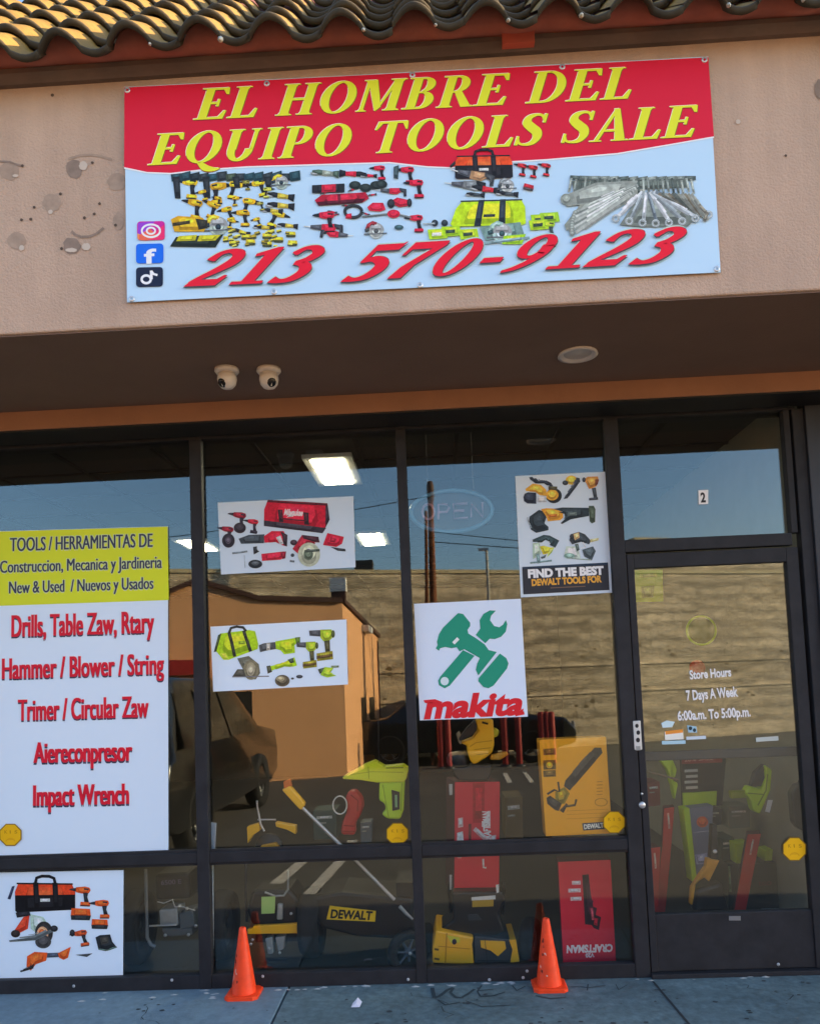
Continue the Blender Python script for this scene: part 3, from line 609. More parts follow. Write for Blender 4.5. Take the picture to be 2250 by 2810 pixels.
for c, s, f in (((470, 265), 44, 1), ((720, 210), 40, 1), ((840, 250), 44, -1), ((560, 300), 40, 1), ((660, 300), 40, -1), ((800, 330), 38, 1), ((640, 430), 40, -1), ((780, 420), 38, 1)): drill(A, zp('I', [c])[0], s*.5, rr.uniform(-.3, .3), rr.choice(['d9a815', 'b9c24a', 'c99a18', '8f8a3a']), f)
for i in range(26): batt(A, zp('I', [(rr.uniform(600, 1010), rr.uniform(480, 575))])[0], rr.uniform(9, 15), rr.uniform(-.3, .3), rr.choice(['cfb92c', 'd8cf4a', '9a8a2a']), '3c4126')
for i in range(14): grinder(A, zp('I', [(rr.uniform(1120, 1480), rr.uniform(130, 520))])[0], rr.uniform(9, 15), rr.uniform(-.4, .4), rr.choice(['c51f38', 'a81a33', '6d2634']), 1, '33363c')
# red tools
for c, s, f in (((1480, 130), 52, 1), ((1640, 140), 62, 1), ((1690, 215), 66, 1), ((1690, 415), 62, 1)): drill(A, zp('I', [c])[0], s*.58, 0, 'c01f3a', f, batt='b51c36')
A.poly([(1560, 120), (1590, 110), (1585, 190), (1560, 185)], '3a4b50', 'I')
for c, s, f in (((1560, 260), 75, 1), ((1180, 470), 95, 1), ((1220, 505), 80, -1)): recip(A, zp('I', [c])[0], s*.48, .08, 'bf2038', f, '30343c')
grinder(A, zp('I', [(1170, 155)])[0], 38, .1, '8f9a8f', 1, '45584e'); grinder(A, zp('I', [(1330, 160)])[0], 38, .05, 'c51f38', -1); grinder(A, zp('I', [(1420, 170)])[0], 22, .05, 'c51f38', 1)
A.poly([(1095, 225), (1280, 215), (1280, 265), (1095, 270)], '23262b', 'I').poly([(1150, 222), (1230, 218), (1230, 262), (1150, 266)], 'b01c34', 'I')
for c in ((1340, 225), (1400, 240), (1460, 225), (1490, 220)): A.disc(c, 34, 24, '26302f', 'I')
A.poly([(1110, 310), (1150, 280), (1400, 265), (1420, 300), (1380, 325), (1130, 340)], 'a81a33', 'I').poly([(1120, 320), (1400, 300), (1380, 325), (1130, 342)], '4a1322', 'I').poly([(1240, 275), (1255, 275), (1262, 330), (1245, 332)], '5a1424', 'I')
A.ring((1330, 375), 48, 34, 18, '2b2f33', 'I').poly([(1290, 390), (1320, 385), (1320, 415), (1285, 415)], 'b81c34', 'I')
A.poly([(1410, 350), (1440, 325), (1500, 325), (1515, 365), (1480, 375), (1420, 370)], 'c31f3a', 'I').poly([(1535, 320), (1580, 295), (1650, 310), (1660, 340), (1590, 350)], 'b81d37', 'I').disc((1545, 330), 22, 26, '2a2c31', 'I').disc((1650, 325), 14, 24, '2a2c31', 'I')
drill(A, zp('I', [(1180, 400)])[0], 42, 0, 'c01f3a'); A.line([(1380, 405), (1560, 385), (1660, 410)], 10, '6c7477', 'I'); A.disc((1560, 388), 36, 24, 'c31f3a', 'I')
saw(A, zp('I', [(1460, 480)])[0], 33, 0, '8f2a34', 1, '3f4446', 'aeb6b4'); A.disc((1590, 465), 26, 14, '3c5a62', 'I')
# orange bag and what spills from it
bagart(A, zp('J', [(235, 95), (545, 90), (550, 215), (235, 220)]), 'dc4a1f', '1e1d22', .42, True)
A.poly([(205, 150), (235, 120), (238, 140), (212, 160)], '2c2a2e', 'J')
for c, f in (((600, 150), 1), ((660, 160), 1), ((730, 150), 1)): drill(A, zp('J', [c])[0], 26, .2, 'b5262c', f)
recip(A, zp('J', [(350, 205)])[0], 52, .25, 'a8825f', 1, '3c4145'); recip(A, zp('J', [(310, 255)])[0], 48, .1, '6d7377', 1); grinder(A, zp('J', [(400, 275)])[0], 40, .15, 'bf2733'); saw(A, zp('J', [(520, 255)])[0], 28, 0, '7d8488', 1, '3d4346'); batt(A, zp('J', [(635, 265)])[0], 24, .3, 'b12331', '4a4044'); grinder(A, zp('J', [(345, 305)])[0], 26, .1, '394045'); grinder(A, zp('J', [(520, 300)])[0], 30, .1, '454d52')
# lime bag
bagart(A, zp('J', [(255, 340), (615, 330), (620, 470), (205, 480)]), 'b5d81c', '26303a', None, False)
A.poly([(370, 480), (590, 455), (610, 520), (400, 555)], '6f8f8c', 'J'); saw(A, zp('J', [(490, 510)])[0], 42, 0, '8fb0a8', 1, '31484c', 'a6c4c2')
for c in ((140, 520), (215, 505), (310, 520), (700, 440), (750, 430), (690, 470)): A.poly([(c[0]-55, c[1]-24), (c[0]+45, c[1]-30), (c[0]+55, c[1]+22), (c[0]-45, c[1]+30)], rr.choice(['9fcc22', 'a9d029', '93bf2c']), 'J').poly([(c[0]-30, c[1]-6), (c[0]+20, c[1]-10), (c[0]+20, c[1]+8), (c[0]-30, c[1]+12)], rr.choice(['31443c', 'd9e6d0', '405848']), 'J')
A.disc((125, 460), 18, 18, '28323a', 'J').disc((178, 460), 18, 18, '28323a', 'J').line([(60, 465), (125, 462)], 8, '9aa6ac', 'J')
drill(A, zp('J', [(745, 470)])[0], 34, 0, 'a4cc2a', 1, '2f3f3c'); A.poly([(500, 530), (620, 520), (600, 575), (490, 575)], '9ccf24', 'J').line([(390, 570), (640, 540)], 14, '7d99a0', 'J')
# wrenches
A.poly([(1000, 250), (1240, 235), (1260, 300), (1010, 440), (900, 480), (840, 500), (830, 470), (900, 380)], '878f88', 'J').poly([(1250, 290), (1340, 285), (1480, 340), (1560, 420), (1500, 480), (1240, 480), (1130, 470)], '6f7873', 'J').poly([(870, 232), (1500, 212), (1505, 262), (1240, 275), (880, 288)], '5a645f', 'J')
for i in range(13):
    x = 860+i*52; A.line([(x, 225-abs(i-7)*2), (x+60, 215)], 22, rr.choice(['57625f', '6d7773', '495553', '7f8985']), 'J')
for i in range(26):
    x = 868+i*26; A.line([(x, 215+(i%3)*6), (x-14+i*1.2, 292+(i%4)*9)], 13, rr.choice(['59635e', '78827e', '8e9893', '454f4c']), 'J')
A.poly([(830, 310), (1000, 240), (1230, 230), (1190, 310), (1000, 350), (840, 370)], '8b938e', 'J').disc((840, 330), 32, 30, '828b85', 'J')
for i in range(9): A.line([(1230-i*6, 255+i*7), (900-i*6+i*i*.6, 400+i*14)], 17, ['a3aaa6', '747e7a', 'b5bbb8', '8d9692'][i % 4], 'J').disc((890-i*7+i*i*.6, 405+i*14), 15, 15, '7f8884', 'J')
for i in range(8): A.line([(1255+i*10, 290), (1115+i*72, 455-(i-3)**2*3)], 19, ['c5ccd2', '8c979d', 'b3bcc3', '6f7c86'][i % 4], 'J').ring((1110+i*72, 462-(i-3)**2*3), 17, 17, 12, '98a2a6', 'J', n=12)
for i in range(11): A.line([(1340+i*18, 300), (1470+i*14, 355+i*9)], 14, rr.choice(['5e6560', '8a8f88', '777060']), 'J')
A.line([(1560, 360), (1605, 410), (1590, 450)], 20, '77756a', 'J')
A.build('tool_picture', BN)
# phone number
A = Art(YB-.0064)
NL = [(-5, 3, '9fb8b0'), (5, 4, '9fb8b0'), (0, -5, 'a9c2bb'), (-3, 4, '3c3a44'), (3, 4, '3c3a44'), (2, -2, '5c4a55'), (-2.2, .5, 'd3152f'), (2.2, 0, 'd3152f'), (0, -1.5, 'd3152f'), (0, 0, 'd3152f')]
serif(A, '213', zp('X', [(388, 603)])[0], zp('X', [(684, 590)])[0], 73*K, .62, NL)
serif(A, '570-9123', zp('X', [(718, 592)])[0], zp('X', [(1448, 549)])[0], 71*K, .62, NL)
A.build('phone_number', BN)
A = Art(YB-.0026)
def rsq(k, x0, y0, x1, y1, col, r=18, sk=-3):
    p = []
    for cx, cy, a0 in ((x1-r, y0+r, -90), (x1-r, y1-r, 0), (x0+r, y1-r, 90), (x0+r, y0+r, 180)):
        p += [(cx+r*math.cos(R(a0+d)), cy+r*math.sin(R(a0+d))+sk*(cx-x0)/(x1-x0)) for d in (0, 30, 60, 90)]
    A.poly(p, col, k)
rsq('I', 98, 432, 256, 540, 'b8218f'); A.poly([(104, 440), (200, 430), (120, 530), (100, 530)], '8a3ac0', 'I').poly([(100, 500), (190, 537), (120, 540), (101, 530)], 'f2a03c', 'I').poly([(140, 540), (252, 450), (254, 530), (240, 537)], 'd92a66', 'I').poly([(104, 512), (170, 470), (220, 520), (150, 541), (110, 538)], 'e8604a', 'I')
A.ring((177, 485), 52, 36, 11, WHT, 'I').ring((177, 485), 24, 18, 10, WHT, 'I').disc((214, 459), 7, 6, WHT, 'I')
rsq('I', 92, 560, 248, 672, '1763d8'); A.text('f', (138, 672), (208, 668), 78, WHT, 'I', bold=.03)
rsq('I', 92, 694, 245, 806, '16203a'); A.ring((150, 762), 26, 22, 14, WHT, 'I').line([(180, 762), (178, 712)], 15, WHT, 'I').line([(178, 714), (192, 732), (214, 738)], 13, WHT, 'I')
A.build('social_badge', BN)
for u, v in ((269, 190), (562, 176), (868, 158), (1183, 141), (1482, 126), (278, 629), (577, 614), (884, 600), (1508, 566)):
    c = atd(u, v, YB-.0012); MB().lathe([(.005, .002), (.011, .003), (.012, 0)], c, (0, -1, 0), M_chrome, 12).build('eyelet', BN)

# ------------------------------------------------------------------ posters and stickers on the glass
def poster(name, label, corners, k, Y, col='dff0ff', th=.0015, group=None, wav=.0006):
    q = zp(k, corners); t = thing(name, label, 'poster', tuple(at(*q[3], Y)), group)
    sheet('paper_sheet', t, q, Y, th, mat('paper_'+col, '#'+col, .5), wav, 10, 10); return t
YP = GY-.008
# tall list
T = poster('list_sign', 'tall yellow and white window sign listing tools in red lettering', [(-22, 1119), (354, 1108), (355, 1802), (-22, 1815.5)], 'X', YP)
A = Art(YP-.002); A.poly([(-21, 1119.5), (353.5, 1108.5), (356, 1263), (-21, 1276)], 'c5d02a', 'X'); A.build('yellow_header', T)
A = Art(YP-.0026)
for tx, p0, p1, cap in (('TOOLS / HERRAMIENTAS DE', (90, 348), (1292, 310), 112), ('Construccion, Mecanica y Jardineria', (5, 530), (1370, 488), 100), ('New & Used  / Nuevos y Usados', (82, 705), (1298, 665), 100)):
    A = Art(YP-.0026); [A.text(tx, p0, p1, cap, 'b9c79a', 'A', 0, dx=dx, dy=dy) for dx, dy in ((-9, -5), (9, -5), (0, 9))]; [A.text(tx, p0, p1, cap, '333a52', 'A', 0, dx=dx) for dx in (-3, 0, 3)]; A.build('header_text', T)
for k, tx, p0, p1, cap in (('A', 'Drills, Table Zaw, Rtary', (105, 1072), (1302, 1035), 182), ('A', 'Hammer / Blower / String', (25, 1428), (1385, 1385), 172), ('A', 'Trimer / Circular Zaw', (160, 1780), (1255, 1748), 176), ('E', 'Aiereconpresor', (238, 360), (908, 345), 140), ('E', 'Impact Wrench', (235, 655), (885, 642), 140)):
    A = Art(YP-.0026); [A.text(tx, p0, p1, cap, 'f0c9d4', k, 0, dx=dx, dy=-4) for dx in (-9, 9)]; [A.text(tx, p0, p1, cap, '31364e', k, 0, dx=dx, dy=13) for dx in (-5, 5)]; [A.text(tx, p0, p1, cap, 'c8142e', k, 0, dx=dx) for dx in (-6, -2, 2, 6)]; A.build('tool_line', T)
# orange tools
T = poster('orange_tool_poster', 'white poster of orange and black cordless tools below the tall list sign', [(-55, 1115), (852, 1098), (848, 1826), (-55, 1842)], 'E', YP)
A = Art(YP-.002); A.ph = True
A.poly([(55, 1295), (85, 1210), (105, 1205), (75, 1300)], '2b3552', 'E')
bagart(A, zp('E', [(105, 1185), (520, 1190), (520, 1370), (108, 1390)]), 'd8421f', '0d0e14', .42)
drill(A, zp('E', [(575, 1240)])[0], 40, .05, 'd4531f', 1, '20262e'); batt(A, zp('E', [(560, 1400)])[0], 46, .1, 'd4531f', '23292e')
drill(A, zp('E', [(705, 1330)])[0], 38, 0, 'd4531f', 1, '20262e'); batt(A, zp('E', [(690, 1468)])[0], 38, .1, 'd4531f', '23292e')
A.poly([(210, 1400), (300, 1420), (350, 1500), (290, 1560), (215, 1500)], 'a9c4b8', 'E').poly([(110, 1390), (205, 1380), (215, 1410), (120, 1425)], '20222a', 'E').poly([(165, 1420), (205, 1410), (195, 1500), (110, 1545), (90, 1530)], 'c43a22', 'E').disc((305, 1530), 62, 80, '2b2a2c', 'E').disc((295, 1540), 40, 54, 'd9a27a', 'E').disc((292, 1530), 22, 28, 'b9572b', 'E').disc((300, 1590), 55, 46, '3f3f42', 'E').poly([(65, 1580), (250, 1555), (380, 1490), (390, 1510), (250, 1580), (70, 1592)], '5d666a', 'E').disc((375, 1500), 26, 22, '22242b', 'E').disc((110, 1535), 32, 26, '2b2523', 'E')
A.poly([(185, 1760), (190, 1690), (240, 1660), (330, 1665), (320, 1720), (250, 1745), (215, 1790)], 'd9551f', 'E').poly([(330, 1668), (420, 1665), (415, 1695), (325, 1700)], '3c4656', 'E').poly([(400, 1670), (490, 1625), (470, 1700), (440, 1715), (410, 1700)], 'd9551f', 'E').poly([(140, 1790), (205, 1770), (240, 1735), (232, 1775), (145, 1800)], '26262a', 'E')
drill(A, zp('E', [(560, 1535)])[0], 34, -.15, 'b9481f', 1, '1f242c'); A.disc((500, 1530), 18, 24, '22262c', 'E').poly([(520, 1680), (640, 1670), (600, 1695)], '3c4348', 'E')
A.poly([(660, 1560), (690, 1545), (760, 1540), (775, 1590), (808, 1630), (730, 1655), (680, 1645)], '1f262c', 'E').poly([(690, 1560), (745, 1555), (750, 1600), (700, 1610)], '3c3a36', 'E').line([(680, 1640), (740, 1650), (805, 1625)], 8, '56706a', 'E')
A.build('tool_picture', T)
# red tools (inside face of glass)
YQ = GY+.010
T = poster('red_tool_poster', 'white poster with a red tool bag, upper one in the second window', [(195, 515), (1265, 465), (1281, 1026), (222, 1082)], 'B', YP, 'cfe0ee')
A = Art(YP-.002); A.ph = True
A.poly([(562, 570), (590, 495), (1060, 528), (1077, 650), (1022, 757), (560, 700)], 'c01c38', 'B').poly([(560, 655), (1050, 715), (1022, 757), (560, 700)], '37333f', 'B').poly([(1045, 530), (1062, 530), (1078, 650), (1022, 757), (1045, 700)], '332c3a', 'B').poly([(590, 493), (1060, 520), (1062, 540), (585, 512)], '5a1f2e', 'B')
A.poly([(668, 570), (705, 572), (715, 670), (680, 668)], '33262f', 'B').poly([(870, 590), (912, 595), (915, 690), (878, 688)], '33262f', 'B').line([(690, 570), (700, 640), (890, 660), (895, 600)], 12, '5a1f2e', 'B')
A.text('Milwaukee', (716, 612), (866, 620), 46, 'd6ced8', 'B', .04, .3).poly([(720, 600), (800, 612), (790, 625), (735, 632), (760, 618)], 'd6ced8', 'B')
for c, f, s in (((370, 620), -1, 44), ((275, 730), 1, 40), ((475, 670), -1, 36)): drill(A, zp('B', [c])[0], s*.8, .15, '8f2438' if s != 36 else 'c2243c', 1, '2d2a38', '2d2a38')
A.disc((370, 715), 48, 42, '332f3a', 'B').disc((280, 815), 50, 56, '2f2c38', 'B').disc((278, 815), 22, 26, '565060', 'B')
A.poly([(360, 800), (440, 770), (565, 765), (560, 835), (380, 840)], '3c4650', 'B').poly([(560, 780), (620, 740), (715, 740), (745, 800), (735, 860), (700, 850), (650, 825), (565, 832)], 'c81f3a', 'B').poly([(655, 790), (690, 775), (715, 840), (690, 848)], 'bcc5cd', 'B').poly([(690, 740), (745, 770), (742, 862), (715, 850), (705, 780)], '33262f', 'B')
A.poly([(785, 880), (860, 770), (990, 790), (1000, 830), (900, 825), (830, 920)], 'a8243a', 'B').poly([(860, 770), (990, 785), (998, 830), (960, 825), (870, 800)], '40242f', 'B').disc((915, 925), 88, 95, 'aeb6a4', 'B').disc((910, 925), 38, 44, '5c6a5c', 'B').line([(880, 900), (1000, 890)], 20, '45504a', 'B').disc((795, 830), 28, 22, '3a2c38', 'B')
A.poly([(1025, 850), (1060, 755), (1190, 785), (1175, 840), (1130, 865)], 'c2203c', 'B').poly([(1085, 865), (1200, 880), (1205, 900), (1140, 895)], '33383f', 'B').poly([(1085, 790), (1130, 800), (1120, 830), (1080, 825)], '9d2036', 'B')
A.poly([(540, 920), (720, 900), (730, 940), (690, 965), (545, 975)], 'c2203c', 'B').poly([(690, 905), (735, 900), (728, 955), (705, 960)], '7d1c30', 'B').disc((492, 1000), 55, 34, '2c3238', 'B').disc((492, 992), 28, 14, '59616a', 'B').poly([(475, 865), (505, 860), (505, 890), (525, 900), (480, 925)], '2c3238', 'B').disc((785, 930), 14, 14, '33383f', 'B').line([(310, 915), (430, 900)], 14, '6f7f8c', 'B').line([(405, 930), (412, 1030)], 4, '8b98a2', 'B').line([(765, 975), (800, 980)], 16, '5a646c', 'B')
A.build('tool_picture', T)
# lime tools
T = poster('lime_tool_poster', 'white poster with a lime green tool bag, lower one in the second window', [(138, 1494), (1210, 1437), (1222, 1950), (160, 2007)], 'B', YP)
A = Art(YP-.002); A.ph = True; LM = 'a8cf1f'
A.poly([(195, 1575), (215, 1548), (440, 1520), (490, 1530), (515, 1630), (510, 1670), (280, 1755), (235, 1750), (178, 1680)], LM, 'B').poly([(165, 1695), (200, 1560), (225, 1548), (185, 1690)], '3d4a2c', 'B')
for x in ((285, 1540, 330, 1730), (400, 1525, 455, 1690)): A.line([(x[0], x[1]), (x[0]+20, (x[1]+x[3])/2-20), (x[2], x[3])], 26, '30332a', 'B')
A.line([(285, 1545), (300, 1505), (345, 1493), (395, 1500), (420, 1530)], 20, '2c2f2c', 'B').poly([(360, 1610), (410, 1605), (412, 1630), (362, 1634)], '7f9a2c', 'B').poly([(210, 1700), (260, 1700), (290, 1755), (240, 1755)], 'bfe03a', 'B')
A.poly([(520, 1640), (560, 1625), (650, 1615), (655, 1670), (570, 1685), (530, 1695)], '4b4f52', 'B').poly([(580, 1625), (610, 1625), (608, 1680), (580, 1680)], 'b5b0a6', 'B').poly([(650, 1610), (820, 1580), (835, 1610), (800, 1640), (805, 1700), (720, 1712), (690, 1680), (655, 1670)], LM, 'B').poly([(805, 1580), (845, 1575), (845, 1620), (815, 1630)], '55702c', 'B')
for c, s in (((1050, 1560), 1), ((930, 1650), .85)):
    x, y = c; A.poly([(x-135*s, y-35*s), (x-40*s, y-40*s), (x-40*s, y+12*s), (x-130*s, y+5*s)], '4a4c52', 'B').poly([(x-45*s, y-42*s), (x+40*s, y-45*s), (x+62*s, y-15*s), (x+45*s, y+25*s), (x+25*s, y+45*s), (x-20*s, y+50*s), (x-45*s, y+20*s)], '9db42b', 'B').disc((x+55*s, y-8*s), 14*s, 30*s, '47502c', 'B').poly([(x-15*s, y+45*s), (x+28*s, y+40*s), (x+32*s, y+135*s), (x-5*s, y+140*s)], '4b4a32', 'B').poly([(x-75*s, y+145*s), (x+50*s, y+125*s), (x+55*s, y+190*s), (x-70*s, y+205*s)], '8f8a2c', 'B').poly([(x-75*s, y+165*s), (x+52*s, y+148*s), (x+52*s, y+170*s), (x-75*s, y+190*s)], '5f4a2c', 'B')
A.poly([(350, 1745), (440, 1725), (520, 1790), (530, 1860), (495, 1910), (440, 1905), (400, 1840)], '67685c', 'B').disc((458, 1835), 62, 78, '7d7862', 'B').disc((455, 1840), 30, 42, 'a39d88', 'B').poly([(310, 1890), (350, 1830), (400, 1830), (420, 1890)], '4c4a42', 'B').line([(310, 1890), (600, 1885)], 8, '6d7078', 'B')
A.poly([(590, 1810), (700, 1785), (760, 1755), (800, 1735), (820, 1800), (790, 1810), (720, 1805), (620, 1840)], LM, 'B').poly([(580, 1805), (610, 1800), (625, 1850), (590, 1865)], '474a3a', 'B').poly([(745, 1755), (790, 1740), (800, 1775), (770, 1785)], '3d4a3a', 'B')
A.disc((705, 1920), 58, 46, '5d5545', 'B').disc((690, 1905), 32, 20, 'a39a7c', 'B').disc((840, 1888), 26, 14, '3c4048', 'B').disc((785, 1903), 12, 8, '4a4e52', 'B').poly([(985, 1830), (1040, 1815), (1050, 1860), (1000, 1865)], '44503c', 'B').poly([(1040, 1812), (1110, 1820), (1080, 1860), (1130, 1880), (1060, 1895), (1005, 1875)], 'a0c832', 'B').line([(1090, 1810), (1150, 1808)], 16, '6b7a5c', 'B')
A.build('tool_picture', T)
# black-footed poster
T = poster('yellow_tool_poster', 'white poster of yellow tools with a black strip of lettering along its foot', [(180, 250), (1520, 185), (1610, 1975), (262, 2045)], 'M', YP, 'd2e2ee')
A = Art(YP-.002); A.ph = True
A.ph = False; A.poly([(282, 1595), (1550, 1528), (1572, 1935), (300, 2000)], '2f3138', 'M').poly([(282, 1595), (1550, 1528), (1551, 1560), (284, 1625)], '24364a', 'M')
A.text('FIND THE BEST', (370, 1752), (1490, 1700), 112, 'e6ecf4', 'M', .06); A.text('DEWALT TOOLS FOR', (425, 1872), (1460, 1815), 90, 'd09a3c', 'M', .05); A.line([(700, 1905), (1215, 1880)], 14, '6b5648', 'M'); A.ph = True
A.poly([(300, 560), (320, 510), (370, 490), (490, 495), (490, 660), (360, 655), (310, 620)], '2b3446', 'M').disc((750, 540), 118, 112, '262c34', 'M').disc((725, 530), 95, 80, 'dca23c', 'M').poly([(330, 440), (440, 360), (560, 380), (640, 455), (640, 545), (540, 530), (470, 480), (340, 470)], 'dba33f', 'M').poly([(385, 270), (430, 262), (500, 330), (640, 315), (710, 350), (740, 400), (690, 400), (630, 355), (480, 360), (400, 300)], '2e3848', 'M').poly([(670, 400), (800, 405), (800, 460), (670, 450)], '4a4a3a', 'M').poly([(500, 545), (640, 545), (640, 640), (500, 640)], 'bcc6d2', 'M').line([(500, 620), (640, 625)], 10, '9aa2b0', 'M')
A.disc((1010, 310), 85, 68, 'd6b44a', 'M').disc((920, 350), 44, 36, '38404a', 'M').poly([(1080, 270), (1130, 280), (1140, 330), (950, 580), (895, 590), (920, 540), (1060, 380)], '39424f', 'M')
A.poly([(1200, 300), (1250, 260), (1400, 255), (1415, 320), (1380, 400), (1320, 430), (1270, 440), (1240, 380)], 'c98f4a', 'M').disc((1195, 305), 26, 36, '3a4250', 'M').poly([(1310, 430), (1370, 420), (1390, 560), (1340, 570)], '3a4550', 'M').poly([(1270, 575), (1400, 560), (1405, 600), (1270, 610)], '3a4452', 'M').poly([(1360, 300), (1415, 300), (1400, 370), (1360, 400)], '6b3c34', 'M')
A.poly([(390, 850), (530, 750), (600, 770), (640, 860), (610, 950), (670, 1000), (670, 1050), (490, 1090), (410, 1040), (380, 940)], '2b3740', 'M').line([(360, 860), (370, 920), (420, 1020)], 16, '8fa0ad', 'M').poly([(560, 740), (640, 725), (740, 730), (880, 780), (890, 860), (850, 900), (660, 920), (640, 850)], 'dd9a38', 'M').poly([(660, 820), (800, 810), (800, 850), (680, 860)], 'b8682c', 'M').poly([(740, 735), (880, 715), (1270, 720), (1270, 840), (1000, 890), (870, 960), (850, 945), (920, 880), (900, 780)], '2f3c44', 'M').poly([(960, 790), (1090, 780), (1090, 830), (960, 840)], '5d6c6c', 'M').poly([(1265, 690), (1340, 690), (1365, 740), (1360, 930), (1310, 950), (1280, 920)], '49574a', 'M')
A.poly([(435, 1190), (600, 1120), (690, 1130), (830, 1205), (770, 1310), (715, 1280), (740, 1220), (620, 1165), (540, 1225), (440, 1225)], '33464c', 'M').poly([(440, 1240), (540, 1240), (560, 1400), (440, 1480)], 'a6bfae', 'M').poly([(540, 1290), (600, 1280), (720, 1310), (750, 1300), (690, 1390), (590, 1410)], 'c9bd3a', 'M').poly([(690, 1330), (755, 1310), (720, 1380), (650, 1450)], 'b4cf62', 'M').line([(400, 1535), (720, 1500)], 26, '6d8c92', 'M').line([(510, 1400), (530, 1540)], 50, '6f8c92', 'M').poly([(555, 1450), (640, 1410), (620, 1460), (570, 1475)], '4c5a62', 'M')
A.poly([(900, 1440), (930, 1290), (1100, 1290), (1150, 1460), (960, 1470)], 'b9cac4', 'M').disc((980, 1430), 80, 42, '7fa39c', 'M').poly([(980, 1200), (1000, 1110), (1120, 1075), (1210, 1110), (1300, 1210), (1270, 1260), (1160, 1220), (1020, 1260)], '39424a', 'M').poly([(1040, 1110), (1120, 1080), (1130, 1160), (1060, 1200)], 'd2b07e', 'M').disc((1015, 1145), 30, 40, '2c3438', 'M').poly([(1290, 1185), (1410, 1165), (1410, 1200), (1290, 1230)], 'd3c98c', 'M').poly([(1170, 1340), (1330, 1290), (1370, 1360), (1310, 1500), (1200, 1440)], '4a5860', 'M').poly([(1060, 1260), (1110, 1250), (1130, 1340), (1090, 1370)], '50605e', 'M').line([(960, 1460), (1300, 1490)], 16, '8ea39e', 'M').line([(1180, 1230), (1220, 1300), (1150, 1320)], 18, 'd5dde2', 'M')
A.build('tool_picture', T)
# green mark
T = poster('green_mark_poster', 'white square poster with a green crossed drill and spanner over red script lettering', [(103, 1170), (945, 1130), (1000, 2060), (150, 2090)], 'C', YP, 'dcecff')
A = Art(YP-.002); GN = '1f8a74'
A.poly([(450, 1243), (490, 1250), (546, 1320), (546, 1345), (525, 1375), (532, 1405), (590, 1440), (660, 1490), (692, 1535), (755, 1550), (610, 1735), (590, 1690), (602, 1640), (622, 1598), (500, 1528), (462, 1545), (440, 1512), (400, 1520), (350, 1510), (310, 1520), (300, 1540), (275, 1522), (290, 1495), (284, 1470), (300, 1410), (330, 1360)], GN, 'C')
A.poly([(780, 1562), (830, 1598), (848, 1640), (836, 1680), (730, 1815), (690, 1836), (650, 1826), (610, 1780), (612, 1757)], GN, 'C')
A.poly([(665, 1480), (590, 1415), (626, 1365), (620, 1300), (650, 1250), (700, 1222), (748, 1224), (710, 1265), (702, 1300), (735, 1345), (775, 1355), (805, 1335), (827, 1298), (838, 1330), (826, 1390), (790, 1430), (740, 1448), (700, 1445)], GN, 'C')
A.poly([(490, 1535), (580, 1580), (385, 1815), (345, 1836), (300, 1812), (294, 1775), (310, 1745)], GN, 'C').disc((345, 1780), 33, 33, 'c0d4ea', 'C').line([(414, 1482), (452, 1442)], 26, 'd4e6e4', 'C')
A.build('green_mark', T)
A = Art(YP-.002); A.text('makita', (180, 2072), (970, 2036), 170, 'c8202c', 'C', .045, .22).poly([(178, 1930), (270, 1922), (330, 1945), (300, 1968), (190, 1952)], 'c8202c', 'C').line([(900, 2045), (972, 2030)], 26, 'c8202c', 'C'); A.build('red_lettering', T)
# octagon stickers
for k, c, r, lab in (('E', (75, 855), 80, 'yellow octagon sticker on the lower left corner of the tall list sign'), ('F', (1380, 848), 80, 'yellow octagon sticker on the window below the lime spray gun'), ('G', (1390, 768), 80, 'yellow octagon sticker overlapping the corner of the yellow blower carton'), ('H', (1328, 878), 90, 'yellow octagon sticker on the right side of the shop door glass')):
    y = YP-.006 if k == 'E' else GY-.0045
    if k == 'H': y = .016
    if k == 'G': y = GY-.006
    u, v = zp(k, [c])[0]; r *= ZM[k][2]; t = thing('octagon_sticker', lab, 'sticker', tuple(at(u, v+r, y)), 'yellow octagon stickers on the glass')
    def oc(f): return [(u+f*r*math.cos(R(22.5+45*i)), v+f*r*math.sin(R(22.5+45*i))) for i in range(8)]
    MB().prism([at(a_, b_, y) for a_, b_ in oc(1.03)], (0, .0006, 0), mat('sticker_rim', '#8f6a10', .5)).build('rim', t)
    A = Art(y-.0004); A.poly(oc(.94), 'e3a60e')
    for i in range(8):
        pass
    for x, ch in ((-.52, 'K'), (-.06, 'I'), (.34, 'S')): A.text(ch, (u+x*r, v-.12*r), (u+(x+(.1 if ch == 'I' else .26))*r, v-.12*r-.01*r), .26*r, 'b07f0c', None, .03)
    A.ring((u, v+.72*r), .42*r, .42*r, .1*r, 'c8940e', None, 205, 335, 8).line([(u-.3*r, v+.42*r), (u+.3*r, v+.4*r)], .08*r, 'c8940e'); A.build('marking', t)
